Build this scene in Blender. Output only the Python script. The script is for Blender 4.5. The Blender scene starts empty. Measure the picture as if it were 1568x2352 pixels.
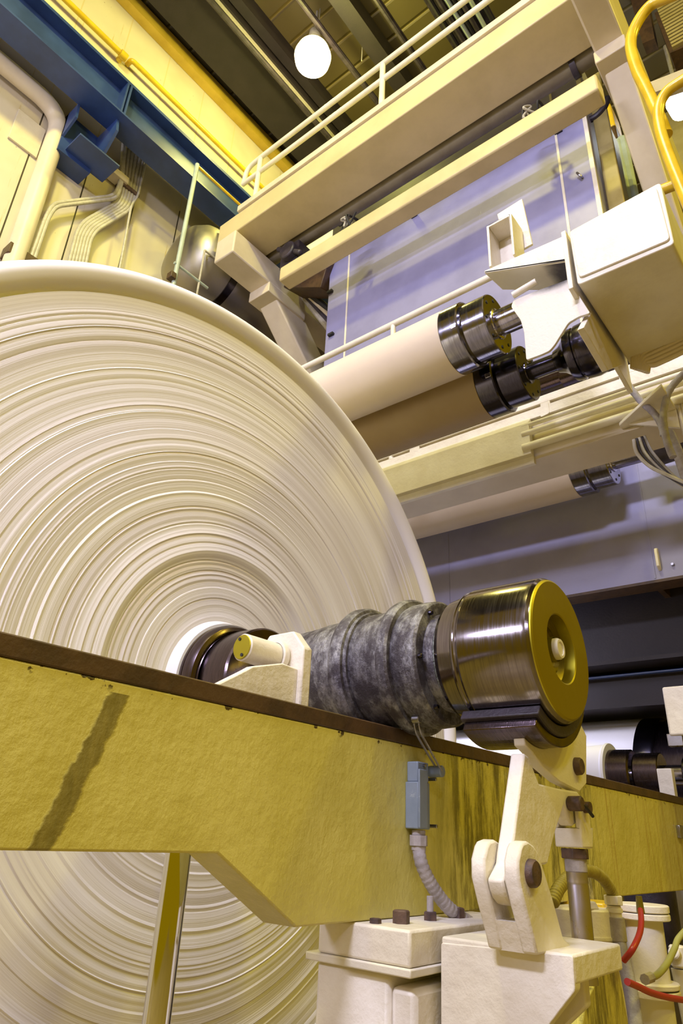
import bpy, bmesh, math, random
from mathutils import Vector, Matrix, Euler
from math import pi, sin, cos, sqrt
random.seed(7)
sc = bpy.context.scene
COL = sc.collection

# ------------------------------------------------------------------ camera
W, H, F = 1568, 2352, 1555.8
EUL = Euler((2.01558396, -.0434318548, -.892660802), 'XYZ')
CAM = Vector((0, 0, 1.5))
cd = bpy.data.cameras.new('camera'); co = bpy.data.objects.new('camera', cd); COL.objects.link(co)
co.location = CAM; co.rotation_euler = EUL
cd.sensor_fit = 'VERTICAL'; cd.sensor_height = 36; cd.lens = F / H * 36
cd.clip_start = .02; cd.clip_end = 200
sc.camera = co
# ------------------------------------------------------------------ light
sc.view_settings.view_transform = 'Standard'; sc.view_settings.look = 'None'
sc.view_settings.gamma = 1; sc.view_settings.use_curve_mapping = False
sc.view_settings.exposure = -0.08
w = bpy.data.worlds.new('world'); sc.world = w; w.use_nodes = True
w.node_tree.nodes['Background'].inputs[0].default_value = (1.0, .64, .005, 1)
w.node_tree.nodes['Background'].inputs[1].default_value = .29
SODIUM = (1.0, .84, .07); COOL = (.75, .74, 1.0)
def area(name, loc, target, sx, sy, power, color, spread=pi):
    l = bpy.data.lights.new(name, 'AREA'); l.shape = 'RECTANGLE'; l.size = sx; l.size_y = sy
    l.energy = power; l.color = color; l.spread = spread
    o = bpy.data.objects.new(name, l); COL.objects.link(o); o.location = loc
    o.rotation_euler = (Vector(target) - Vector(loc)).to_track_quat('-Z', 'Y').to_euler()
    return o
def point(name, loc, r, power, color):
    l = bpy.data.lights.new(name, 'POINT'); l.shadow_soft_size = r; l.energy = power; l.color = color
    o = bpy.data.objects.new(name, l); COL.objects.link(o); o.location = loc; return o
# cool white lamps high on the far side of the aisle, behind the viewer's left; two added fills too
area('cool_hall_lamp', (-5.0, .2, 8.0), (1.5, 1.2, 2.2), 2.0, .6, 760, COOL)
area('cool_roof_lamp', (-1.5, .5, 11.6), (3, 1.5, 3), 2.0, .6, 230, COOL)
area('cool_far_hall_lamp', (-9, 4.6, 6.4), (4, 2.5, 4.5), 2.2, .6, 470, COOL)
area('cool_aisle_lamp', (-3.5, -6.5, 11.5), (1, 1.8, 2), 1.5, .7, 130, COOL)
area('added_reel_fill', (-4.0, -3.0, 5.0), (.35, 1.8, 2.8), .5, .5, 9, COOL, spread=math.radians(36))  # added cool fill that whitens the upper reel and spares the lever
area('added_drum_fill', (5.0, 3.7, 3.02), (5.75, 3.4, 2.2), 2.4, .12, 55, COOL)  # added fill to brighten the drum shell, hidden behind reel and end drum
area('sodium_high_bay_lamp', (-1.0, 2.0, 12.6), (1.0, 6.5, 7.5), .6, .6, 620, (1, .90, .22))
# sodium lamps over the aisle on the viewer's side
for i, (x, y, z, p) in enumerate(((1.5, -6.5, 11.5, 250), (6.5, -6.0, 11.5, 300), (-4, -6.5, 11.5, 70))):
    area('sodium_high_bay_lamp', (x, y, z), (x * .6 + 1, 1.5, 2), .7, .7, p, SODIUM)

# ------------------------------------------------------------------ helpers
def at(px, py, X=None, Y=None, Z=None):
    """point of the place seen at a pixel of the frame, on the plane X=, Y= or Z="""
    d = EUL.to_matrix() @ Vector(((px - W / 2) / F, -(py - H / 2) / F, -1))
    if X is not None: t = (X - CAM.x) / d.x
    elif Y is not None: t = (Y - CAM.y) / d.y
    else: t = (Z - CAM.z) / d.z
    return CAM + d * t
def ats(l, **k): return [at(a, b, **k) for a, b in l]
V = Vector
EX, EY, EZ = V((1, 0, 0)), V((0, 1, 0)), V((0, 0, 1))

class MB:
    def __init__(s): s.b = bmesh.new()
    def face(s, vs):
        try: return s.b.faces.new(vs)
        except ValueError: return None
    def prism(s, pts, vec, taper=None):
        pts = [V(p) for p in pts]; vec = V(vec)
        a = [s.b.verts.new(p) for p in pts]; c = [s.b.verts.new(p + vec) for p in pts]
        n = len(a); s.face(a[::-1]); s.face(c)
        for i in range(n): s.face((a[i], a[(i + 1) % n], c[(i + 1) % n], c[i]))
        return s
    def box(s, x0, x1, y0, y1, z0, z1):
        return s.prism([(x0, y0, z0), (x1, y0, z0), (x1, y1, z0), (x0, y1, z0)], (0, 0, z1 - z0))
    def obox(s, c, ax, ay, az):
        c, ax, ay, az = V(c), V(ax), V(ay), V(az)
        return s.prism([c - ax - ay - az, c + ax - ay - az, c + ax + ay - az, c - ax + ay - az], az * 2)
    def lathe(s, prof, org, axis=EY, seg=48, up=None, a0=0, a1=2 * pi):
        axis = V(axis).normalized(); org = V(org)
        u = V(up) if up else (EZ if abs(axis.z) < .9 else EX)
        u = (u - axis * u.dot(axis)).normalized(); v = axis.cross(u)
        full = a1 - a0 > 2 * pi - 1e-4
        n = seg if full else seg + 1
        rings = []
        for t, r in prof:
            c = org + axis * t
            if r < 1e-6: rings.append([s.b.verts.new(c)] * n)
            else: rings.append([s.b.verts.new(c + (u * cos(a0 + (a1 - a0) * i / seg) + v * sin(a0 + (a1 - a0) * i / seg)) * r) for i in range(n)])
        for A, B in zip(rings, rings[1:]):
            for i in range(seg):
                j = (i + 1) % n
                q = []
                for x in (A[i], A[j], B[j], B[i]):
                    if x not in q: q.append(x)
                if len(q) > 2: s.face(q)
        if not full:
            s.face([r[0] for r in rings]); s.face([r[-1] for r in rings][::-1])
        return s
    def cyl(s, p0, p1, r0, r1=None, seg=28, ch=0):
        p0, p1 = V(p0), V(p1); L = (p1 - p0).length; r1 = r0 if r1 is None else r1
        if ch: prof = [(0, 0), (0, r0 - ch), (ch, r0), (L - ch, r1), (L, r1 - ch), (L, 0)]
        else: prof = [(0, 0), (0, r0), (L, r1), (L, 0)]
        return s.lathe(prof, p0, p1 - p0, seg)
    def tube(s, pts, r, seg=12, sub=0, cap=True, rf=None):
        pts = [V(p) for p in pts]
        if sub:
            q = []; n = len(pts)
            for i in range(n - 1):
                p0, p1, p2, p3 = pts[max(i - 1, 0)], pts[i], pts[i + 1], pts[min(i + 2, n - 1)]
                for k in range(sub):
                    t = k / sub
                    q.append(.5 * (2 * p1 + (p2 - p0) * t + (2 * p0 - 5 * p1 + 4 * p2 - p3) * t * t + (3 * p1 - p0 - 3 * p2 + p3) * t ** 3))
            pts = q + [pts[-1]]
        n = len(pts); tang = []
        for i in range(n):
            d = pts[min(i + 1, n - 1)] - pts[max(i - 1, 0)]; tang.append(d.normalized())
        u = tang[0].orthogonal().normalized(); rings = []
        for i in range(n):
            t = tang[i]; u = (u - t * u.dot(t)).normalized(); v = t.cross(u)
            rr = rf(i, n) * r if rf else r
            if 0 < i < n - 1:
                pass
            rings.append([s.b.verts.new(pts[i] + (u * cos(2 * pi * k / seg) + v * sin(2 * pi * k / seg)) * rr) for k in range(seg)])
        for A, B in zip(rings, rings[1:]):
            for k in range(seg): s.face((A[k], A[(k + 1) % seg], B[(k + 1) % seg], B[k]))
        if cap: s.face(rings[0][::-1]); s.face(rings[-1])
        return s
    def sphere(s, c, r, sc3=(1, 1, 1), seg=24):
        bmesh.ops.create_uvsphere(s.b, u_segments=seg, v_segments=seg // 2, radius=r,
            matrix=Matrix.Translation(V(c)) @ Matrix.Diagonal(V((*sc3, 1))))
        return s

def fillet(pts, r, n=5):
    """round the inner corners of a polyline"""
    pts = [V(p) for p in pts]; out = [pts[0]]
    for a, b, c in zip(pts, pts[1:], pts[2:]):
        d1 = a - b; d2 = c - b; l = min(r, d1.length * .45, d2.length * .45)
        p, q = b + d1.normalized() * l, b + d2.normalized() * l
        for i in range(n + 1):
            t = i / n; out.append(p * (1 - t) ** 2 + b * 2 * t * (1 - t) + q * t * t)
    return out + [pts[-1]]
def rpoly(pts, r, n=4):
    """closed polygon with rounded corners"""
    pts = [V(p) for p in pts]; out = []
    m = len(pts)
    for i in range(m):
        a, b, c = pts[i - 1], pts[i], pts[(i + 1) % m]
        d1 = a - b; d2 = c - b; l = min(r, d1.length * .45, d2.length * .45)
        p, q = b + d1.normalized() * l, b + d2.normalized() * l
        for k in range(n + 1):
            t = k / n; out.append(p * (1 - t) ** 2 + b * 2 * t * (1 - t) + q * t * t)
    return out

BASE = {}
def finish(name, mb, mat, base, bevel, ang):
    b = mb.b
    bmesh.ops.remove_doubles(b, verts=b.verts, dist=1e-6)
    bmesh.ops.recalc_face_normals(b, faces=b.faces)
    bmesh.ops.translate(b, verts=b.verts, vec=-base)
    me = bpy.data.meshes.new(name); b.to_mesh(me); b.free()
    me.polygons.foreach_set('use_smooth', [True] * len(me.polygons))
    me.set_sharp_from_angle(angle=ang)
    me.materials.append(mat)
    o = bpy.data.objects.new(name, me); COL.objects.link(o)
    if bevel:
        m = o.modifiers.new('bevel', 'BEVEL'); m.width = bevel; m.segments = 2; m.limit_method = 'ANGLE'; m.angle_limit = .6
        m.harden_normals = False
    return o
def part(name, mb, mat, parent, bevel=0, ang=.6, label=None):
    base = BASE[parent.name]
    o = finish(name, mb, mat, base, bevel, ang); o.parent = parent; BASE[o.name] = base
    if label: o['label'] = label
    return o
def thing(name, label, cat, loc, group=None):
    o = bpy.data.objects.new(name, None); COL.objects.link(o); o.location = V(loc); o.empty_display_size = .1
    o['label'] = label; o['category'] = cat
    if group: o['group'] = group
    BASE[o.name] = V(loc); return o
def solo(name, mb, mat, label, cat, group=None, bevel=0, org=None, ang=.6, kind=None):
    mb.b.verts.ensure_lookup_table()
    if org is None:
        xs = [v.co for v in mb.b.verts]
        lo = V((min(p.x for p in xs), min(p.y for p in xs), min(p.z for p in xs))); hi = V((max(p.x for p in xs), max(p.y for p in xs), max(p.z for p in xs)))
        org = V(((lo.x + hi.x) / 2, (lo.y + hi.y) / 2, lo.z))
    org = V(org)
    o = finish(name, mb, mat, org, bevel, ang); o.location = org; BASE[o.name] = org
    if label: o['label'] = label
    if cat: o['category'] = cat
    if group: o['group'] = group
    if kind: o['kind'] = kind
    return o
def struct(name, mb, mat, bevel=0): return solo(name, mb, mat, None, None, kind='structure', bevel=bevel)

# ------------------------------------------------------------------ materials
class NT:
    def __init__(s, name, rough=.5, metal=0.0, spec=.5, world=False):
        s.m = bpy.data.materials.new(name); s.m.use_nodes = True; s.t = s.m.node_tree
        s.p = s.t.nodes['Principled BSDF']; s.p.inputs['Roughness'].default_value = rough
        s.p.inputs['Metallic'].default_value = metal; s.p.inputs['Specular IOR Level'].default_value = spec
        s.tc = s.t.nodes.new('ShaderNodeTexCoord'); s.obj = s.t.nodes.new('ShaderNodeNewGeometry').outputs['Position'] if world else s.tc.outputs['Object']
    def n(s, kind, **inp):
        nd = s.t.nodes.new(kind)
        for k, v in inp.items():
            if k in nd.inputs: s.put(nd.inputs[k], v)
        return nd
    def put(s, sock, v):
        if hasattr(v, 'is_output') or isinstance(v, bpy.types.NodeSocket): s.t.links.new(v, sock)
        else: sock.default_value = v
    def math(s, op, a, b=0.0, c=None, clamp=False):
        nd = s.t.nodes.new('ShaderNodeMath'); nd.operation = op; nd.use_clamp = clamp
        s.put(nd.inputs[0], a); s.put(nd.inputs[1], b)
        if c is not None: s.put(nd.inputs[2], c)
        return nd.outputs[0]
    def xyz(s, v=None):
        nd = s.t.nodes.new('ShaderNodeSeparateXYZ'); s.put(nd.inputs[0], v or s.obj); return nd.outputs
    def vec(s, x, y, z):
        nd = s.t.nodes.new('ShaderNodeCombineXYZ')
        for i, q in enumerate((x, y, z)): s.put(nd.inputs[i], q)
        return nd.outputs[0]
    def scalev(s, sx, sy, sz):
        nd = s.t.nodes.new('ShaderNodeVectorMath'); nd.operation = 'MULTIPLY'; s.put(nd.inputs[0], s.obj); nd.inputs[1].default_value = (sx, sy, sz)
        return nd.outputs[0]
    def noise(s, vec=None, scale=5., detail=4., rough=.6, dist=0.):
        nd = s.n('ShaderNodeTexNoise', Scale=scale, Detail=detail, Roughness=rough, Distortion=dist)
        s.put(nd.inputs['Vector'], vec if vec is not None else s.obj); return nd.outputs['Fac']
    def ramp(s, f, lo, hi):
        nd = s.t.nodes.new('ShaderNodeMapRange'); nd.interpolation_type = 'SMOOTHSTEP'
        s.put(nd.inputs[0], f); s.put(nd.inputs[1], lo); s.put(nd.inputs[2], hi); return nd.outputs[0]
    def mix(s, f, a, b):
        nd = s.t.nodes.new('ShaderNodeMix'); nd.data_type = 'RGBA'
        s.put(nd.inputs['Factor'], f)
        s.put(nd.inputs[6], (*a, 1) if isinstance(a, tuple) else a); s.put(nd.inputs[7], (*b, 1) if isinstance(b, tuple) else b)
        return nd.outputs[2]
    def color(s, c): s.put(s.p.inputs['Base Color'], (*c, 1) if isinstance(c, tuple) else c)
    def rough(s, r): s.put(s.p.inputs['Roughness'], r)
    def bump(s, h, strength=.3, dist=.01):
        nd = s.n('ShaderNodeBump', Strength=strength, Distance=dist); s.put(nd.inputs['Height'], h)
        s.t.links.new(nd.outputs[0], s.p.inputs['Normal'])

def paint(name, c, c2=None, rough=.42, scale=6., bump=.25, bscale=60., stain=None, stain_amt=.62, streak=False):
    m = NT(name, rough)
    c2 = c2 or tuple(x * .86 for x in c)
    f = m.ramp(m.noise(scale=scale), .35, .7); col = m.mix(f, c, c2)
    if stain:
        v = m.scalev(9, 9, 1.2) if streak else None
        g = m.ramp(m.noise(v, scale=1.6 if streak else scale * 1.7, detail=8, rough=.7), stain_amt, stain_amt + .12)
        col = m.mix(g, col, stain)
    m.color(col); m.bump(m.noise(scale=bscale, detail=5), bump, .006)
    m.rough(m.ramp(m.noise(scale=scale * 3), -.3, 1.9) if False else rough)
    return m.m
def metal(name, c, rough=.3, c2=None, scale=12., bump=0., met=1.0, lines=None, bscale=90):
    m = NT(name, rough, met)
    v = m.scalev(*lines) if lines else None
    f = m.ramp(m.noise(v, scale=scale, detail=5), .3, .72)
    m.color(m.mix(f, c, c2 or tuple(x * .7 for x in c)))
    m.rough(m.math('MULTIPLY_ADD', f, rough * .5, rough * .75))
    if bump: m.bump(m.noise(v, scale=bscale, detail=6), bump, .004)
    return m.m

CREAM = (.79, .75, .64)
M = {}
M['cream'] = paint('cream paint', CREAM, (.71, .66, .54), scale=5, bump=.35, bscale=35)
M['cream_thick'] = paint('thick chipped cream paint', (.81, .76, .66), (.73, .67, .56), scale=7, bump=.7, bscale=24, stain=(.30, .26, .20), stain_amt=.72)
M['frame'] = paint('frame paint', (.70, .62, .48), (.62, .54, .40), scale=2.2, bump=.15, bscale=30)
M['beamgrey'] = paint('hood panel paint', (.29, .285, .48), (.235, .23, .40), scale=1.6, bump=.2, bscale=14, stain=(.50, .50, .58), stain_amt=.66, streak=True)
M['yellow'] = paint('safety yellow paint', (.72, .50, .03), (.60, .40, .02), rough=.28, scale=6, bump=.1)
M['blue'] = paint('blue girder paint', (.030, .062, .20), (.018, .038, .12), rough=.38, scale=1.5, bump=.08)
M['darkmetal'] = metal('dark machined steel', (.10, .09, .12), .2, (.05, .045, .06), 30, lines=(1, 30, 1))
M['collar'] = metal('bright machined collar steel', (.34, .33, .40), .17, (.22, .21, .27), 8, lines=(1, 14, 1))
M['shaft'] = metal('polished shaft steel', (.5, .48, .58), .16, (.38, .36, .44), 8, lines=(1, 14, 1))
M['drum'] = metal('brushed drum steel', (.27, .24, .24), .16, (.19, .165, .17), 10, lines=(1, 26, 1))
M['endplate'] = metal('satin end plate steel', (.46, .39, .035), .46, (.40, .34, .03), 3)  # end plate steel: reflected yellow lamp light is put into the base colour
M['rod'] = metal('brushed rod steel', (.62, .58, .68), .30, (.52, .48, .56), 10)
M['chrome'] = metal('chrome', (.75, .74, .72), .06, (.7, .7, .68), 3)
M['steel'] = metal('plain steel', (.45, .44, .46), .3)
M['brownsteel'] = metal('brown bronzed steel', (.15, .115, .13), .24, (.09, .07, .08), 20, lines=(1, 24, 1))
M['black'] = paint('black rubber', (.018, .016, .018), rough=.6, bump=.2)
M['darkmach'] = paint('oily dark machinery', (.045, .035, .05), (.02, .016, .02), rough=.45, scale=9, bump=.4)
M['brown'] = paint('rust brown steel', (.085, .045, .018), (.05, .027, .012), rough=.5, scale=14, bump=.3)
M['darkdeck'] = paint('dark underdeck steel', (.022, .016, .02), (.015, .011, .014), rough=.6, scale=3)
M['rust'] = paint('rusty nut steel', (.12, .07, .05), (.05, .03, .03), rough=.6, scale=40, bump=.5)
M['bluegrey'] = paint('grey blue switch casing', (.24, .29, .36), (.20, .25, .31), rough=.35, scale=9, bump=.1, stain=(.80, .79, .76), stain_amt=.60)
M['conduit'] = paint('grey conduit sleeve', (.42, .38, .38), (.30, .27, .27), rough=.6, scale=18, bump=.5)
M['hosegrey'] = paint('dusty grey hose', (.40, .38, .46), (.30, .28, .36), rough=.8, scale=22, bump=.7)
M['red'] = paint('red air hose', (.45, .03, .03), rough=.35, bump=.05)
M['greenhose'] = paint('yellow green air hose', (.42, .42, .13), rough=.35, bump=.05)
M['white'] = paint('white core paper', (.82, .82, .85), (.78, .78, .80), rough=.6, scale=3, bump=.03)
M['wire'] = paint('grey wire conduit', (.50, .47, .40), (.40, .37, .30), rough=.4, scale=20, bump=.1)
M['platform'] = paint('cream paint with yellow light mixed in', (.66, .55, .30), (.58, .48, .25), scale=2.2, bump=.15, bscale=30)  # cream paint with the yellow light of the undersides mixed into its colour
M['olivepipe'] = paint('dull olive pipe paint', (.22, .19, .13), (.17, .14, .09), rough=.5, scale=3)
M['ochre'] = paint('ochre sheet paint', (.42, .34, .12), (.34, .27, .08), rough=.5, scale=3)
M['galv'] = paint('pale green pipe paint', (.42, .50, .44), (.36, .42, .36), rough=.4)
M['felt'] = paint('buff felt covered roll', (.66, .56, .44), (.62, .52, .40), rough=.75, scale=2, bump=.05)
M['felt_dark'] = paint('brown rubber covered roll', (.33, .24, .13), (.29, .20, .10), rough=.6, scale=2, bump=.05)
M['switchplate'] = paint('brown name plate', (.10, .06, .03), (.24, .15, .06), rough=.5, scale=50)

def cast_iron():
    m = NT('mottled cast iron', .42, .75)
    f = m.ramp(m.noise(m.scalev(1, 1.6, 1), scale=16, detail=9, rough=.75), .42, .66)
    g = m.ramp(m.noise(scale=5, detail=3), .45, .65)
    col = m.mix(f, (.10, .09, .10), (.40, .40, .42)); col = m.mix(g, col, m.mix(f, (.06, .05, .06), (.26, .25, .28)))
    m.color(col); m.rough(m.math('MULTIPLY_ADD', f, -.18, .52)); m.bump(m.noise(scale=45, detail=8, rough=.7), .7, .008)
    return m.m
M['cast'] = cast_iron()
def granular():
    m = NT('rough cast grey face', .7, .3); f = m.noise(scale=150, detail=4); m.color(m.mix(m.ramp(f, .35, .7), (.14, .15, .13), (.42, .44, .40)))
    m.bump(f, 1.0, .004); return m.m
M['granular'] = granular()

def reel_face():
    m = NT('wound paper edge', .62, 0, .3); x, y, z = m.xyz()
    r = m.math('SQRT', m.math('ADD', m.math('MULTIPLY', x, x), m.math('MULTIPLY', z, z)))
    v = m.vec(r, 0, 0)
    f1 = m.noise(v, scale=9, detail=3, rough=.55); f2 = m.noise(v, scale=70, detail=4, rough=.7)
    f3 = m.noise(m.vec(m.math('ADD', r, 7.3), 0, 0), scale=160, detail=2)
    col = m.mix(m.ramp(f1, .35, .65), (.88, .86, .86), (.72, .68, .66))
    col = m.mix(m.math('MULTIPLY', m.ramp(f2, .5, .72), .55), col, (.56, .51, .47))
    col = m.mix(m.ramp(f3, .74, .82), col, (.38, .34, .31))
    rim = m.ramp(r, 1.435, 1.46); col = m.mix(rim, col, (.90, .88, .88))
    m.color(col)
    h = m.math('ADD', m.math('MULTIPLY', f2, .6), m.math('MULTIPLY', f1, 1.0))
    h = m.math('MULTIPLY', h, m.math('SUBTRACT', 1.0, rim))
    m.bump(h, .30, .02); return m.m
M['reel'] = reel_face()

def wall_mat():
    m = NT('cream wall panels', .5, world=True); x, y, z = m.xyz()
    fx = m.math('FRACT', m.math('DIVIDE', m.math('ADD', x, .02), .74)); seam = m.math('LESS_THAN', m.math('ABSOLUTE', m.math('SUBTRACT', fx, .5)), .013)
    dark = m.math('LESS_THAN', z, 10.2)
    base = m.mix(m.ramp(m.noise(scale=.9, detail=3), .35, .7), (.66, .60, .46), (.58, .51, .37))
    st = m.ramp(m.noise(m.scalev(7, 1, .45), scale=1.5, detail=6, rough=.7), .63, .72)
    base = m.mix(m.math('MULTIPLY', st, .75), base, (.46, .33, .05))
    sp = m.ramp(m.noise(scale=26, detail=1), .76, .8); base = m.mix(sp, base, (.12, .07, .03))
    sc_ = m.mix(dark, (.62, .52, .30), (.05, .04, .02))
    m.color(m.mix(seam, base, sc_)); m.bump(m.math('SUBTRACT', 0, seam), .5, .02); return m.m
M['wall'] = wall_mat()
def ceil_mat():
    m = NT('corrugated roof deck', .55, world=True); x, y, z = m.xyz()
    fx = m.math('FRACT', m.math('DIVIDE', x, .48)); rib = m.ramp(m.math('ABSOLUTE', m.math('SUBTRACT', fx, .5)), .0, .09)
    m.color(m.mix(rib, (.17, .13, .04), m.mix(m.noise(scale=1.2), (.075, .058, .02), (.10, .075, .025))))
    m.bump(rib, .8, .04); return m.m
M['ceiling'] = ceil_mat()

def lamp_mat(name, c, s):
    m = NT(name, .4); m.color((.9, .9, .9)); m.p.inputs['Emission Color'].default_value = (*c, 1); m.p.inputs['Emission Strength'].default_value = s; return m.m
M['lamp'] = lamp_mat('lit sodium globe', (1, .80, .34), 26)
M['coollamp'] = lamp_mat('lit cool white lamp', (.85, .93, 1), 12)

def beam_mat():
    """yellowed thick paint with a dried drip, chips along the rail and grease on the right"""
    m = NT('yellowed thick paint', .27, world=True); x, y, z = m.xyz()
    base = m.mix(m.ramp(m.noise(scale=4, detail=5), .35, .68), (.68, .61, .17), (.59, .52, .12))
    n = m.noise(m.scalev(18, 18, 2.6), scale=1.5, detail=9, rough=.75)
    grease = m.math('MULTIPLY', m.ramp(x, 1.62, 1.86), m.ramp(n, .40, .62))
    grease = m.math('MULTIPLY', grease, m.math('SUBTRACT', 1.0, m.ramp(x, 2.7, 3.0)))
    base = m.mix(m.math('MULTIPLY', grease, .85), base, (.085, .07, .02))
    st2 = m.ramp(m.noise(m.scalev(26, 26, .8), scale=1.3, detail=4), .52, .7)
    base = m.mix(m.math('MULTIPLY', m.math('MULTIPLY', st2, m.ramp(x, 2.8, 3.1)), .6), base, (.42, .27, .05))
    # drip: centre line leaning with height
    dz = m.math('SUBTRACT', z, 1.455)
    cx = m.math('ADD', m.math('MULTIPLY_ADD', dz, .36, .592), m.math('MULTIPLY', m.math('SUBTRACT', m.noise(m.scalev(0, 0, 12), scale=1.0), .5), .05))
    wv = m.math('MULTIPLY_ADD', m.noise(m.scalev(20, 20, 20), scale=2.2, detail=4), .018, .010)
    dd = m.math('SUBTRACT', m.math('ABSOLUTE', m.math('SUBTRACT', x, cx)), wv)
    drip = m.math('SUBTRACT', 1.0, m.ramp(dd, -.004, .004))
    drip = m.math('MULTIPLY', drip, m.math('LESS_THAN', z, 1.703))
    base = m.mix(m.math('MULTIPLY', drip, .92), base, m.mix(m.noise(m.scalev(60, 60, 12), scale=1.3, detail=6), (.07, .055, .01), (.36, .30, .08)))
    chip = m.math('MULTIPLY', m.ramp(m.noise(scale=34, detail=3), .60, .64), m.ramp(z, 1.700, 1.716))
    base = m.mix(chip, base, (.07, .045, .02))
    m.color(base)
    h = m.math('ADD', m.noise(m.scalev(1, 1, .8), scale=30, detail=6, rough=.62), m.math('MULTIPLY', drip, .25))
    m.bump(h, .55, .010); return m.m
M['beam'] = beam_mat()
# ================================================================== the hall
WY, CZ = 7.0, 13.6
b = MB(); b.box(-6, 16, WY, WY + .3, 0, CZ); struct('wall_left', b, M['wall'])
b = MB(); b.box(-6, 16, -3, WY + .3, CZ, CZ + .2); struct('ceiling', b, M['ceiling'])
b = MB(); b.box(-6, 16, -8, WY + .3, -.2, 0); struct('floor', b, paint('yellow bounce concrete floor', (.30, .23, .06), (.22, .16, .04), rough=.4, scale=2))  # floor colour made yellow to bounce yellow light onto the undersides
b = MB(); b.box(15.7, 16, -3, WY, 0, CZ); struct('wall_far', b, paint('dim end wall', (.34, .28, .13), rough=.6, scale=1))
z0 = at(300, 0, Y=6.9).z
b = MB(); b.box(-2, 15.5, 6.84, 6.995, z0 - .16, z0 + .12); struct('trim_1', b, paint('ochre eaves angle', (.58, .40, .05), (.45, .30, .03), rough=.4, scale=2))

AX, AZ = 1.586, 1.930                    # axis of the reel on the rails
# ================================================================== paper reel
rr = random.Random(3)
prof = [(0, .232)]; r = .24; y = 0.0
while r < 1.437:
    st = rr.choice((.003, .004, .005, .006, .008, .014)); r = min(r + st, 1.437)
    base = .020 * (1 - min(1, max(0, (r - .46) / .03))) + .006 * sin(r * 13)
    prof.append((base + rr.uniform(-.0018, .0018) * (2.4 if rr.random() < .10 else 1), r))
prof += [(.022, 1.440), (.024, 1.450), (.018, 1.456), (-.002, 1.461), (-.020, 1.474), (-.030, 1.490), (-.033, 1.506), (-.028, 1.522), (-.014, 1.537), (.008, 1.547), (.04, 1.553), (.12, 1.555), (3.9, 1.555), (3.9, .232), (0, .232)]
b = MB(); b.lathe(prof, (AX, 1.82, AZ), EY, 224)
solo('paper_reel', b, M['reel'], 'huge white reel of wound paper behind the cream rail beam', 'paper reel', org=(AX, 1.82, AZ), ang=.5)

# ================================================================== reel spool
sp = thing('reel_spool', 'steel reel spool with cast bearing housing and shiny end drum, lying on the rail', 'reel spool', (AX, .6, AZ - .18))
O = (AX, 0, AZ)
def lat(name, prof, mat, par, seg=72, ang=.5, label=None, org=O): b = MB(); b.lathe(prof, org, EY, seg); return part(name, b, mat, par, ang=ang, label=label)
core = lat('core', [(1.80, .10), (1.80, .229), (1.83, .234), (1.9, .234), (1.9, .10)], M['white'], sp, label='white core ring')
lat('collar', [(1.755, .10), (1.745, .17), (1.745, .185), (1.752, .190), (1.745, .196), (1.750, .209), (1.768, .219), (1.785, .2195), (1.786, .217), (1.789, .217), (1.79, .2195), (1.87, .220), (1.87, .1)], M['brownsteel'], sp)
lat('collar', [(1.62, .08), (1.612, .10), (1.612, .182), (1.618, .188), (1.70, .190), (1.735, .186), (1.735, .08)], M['brownsteel'], sp)
lat('shaft', [(.80, .085), (1.76, .085), (1.76, 0), (.80, 0), (.80, .085)], M['shaft'], sp)
hs = lat('bearing_housing', [(.905, .09), (.905, .126), (.930, .130), (.932, .160), (.938, .1665), (.965, .168), (1.0, .1665), (1.012, .163), (1.20, .160), (1.215, .157), (1.30, .156), (1.35, .150), (1.42, .146), (1.45, .12), (1.45, .09), (.905, .09)], M['cast'], sp)
lat('end_face', [(.898, .09), (.898, .118), (.906, .1255), (.915, .1255), (.915, .09), (.898, .09)], M['granular'], hs)
lat('guide_ring', [(1.010, .150), (1.010, .178), (1.016, .184), (1.030, .186), (1.044, .182), (1.046, .165), (1.050, .15), (1.01, .15)], M['cast'], sp)
lat('guide_ring', [(1.150, .150), (1.152, .168), (1.162, .170), (1.164, .178), (1.175, .184), (1.195, .185), (1.206, .180), (1.21, .165), (1.212, .15), (1.15, .15)], M['cast'], sp)
for a in (75, 130, 185, 240, 300, 20):
    p = V((AX + cos(math.radians(a)) * .148, .932, AZ + sin(math.radians(a)) * .148))
    b = MB(); b.cyl(p + V((0, .01, 0)), p - V((0, .012, 0)), .0075, .0065, 10, .002); part('bolt', b, M['darkmetal'], hs)
dr = lat('end_drum', [(.636, .176 - .006), (.627, .1725), (.624, .171), (.622, .1695), (.622, .16), (.65, .06), (.90, .06), (.893, .135), (.885, .150), (.872, .158), (.832, .166), (.826, .172), (.821, .1735), (.818, .1715), (.812, .1725), (.806, .176), (.640, .176), (.630, .1745), (.624, .171)], M['drum'], sp, 96, .35)
lat('end_plate', [(.630, .03), (.660, .031), (.660, .079), (.618, .083), (.616, .086), (.616, .164), (.619, .1685), (.626, .170), (.66, .170)], M['endplate'], dr, 96, .4, 'satin steel end plate with lamp yellow in its colour and a round recess')
lat('hub', [(.662, 0), (.662, .0275), (.624, .026), (.618, .023), (.618, .017), (.621, .016), (.621, 0)], M['cream'], dr, 40)

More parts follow.
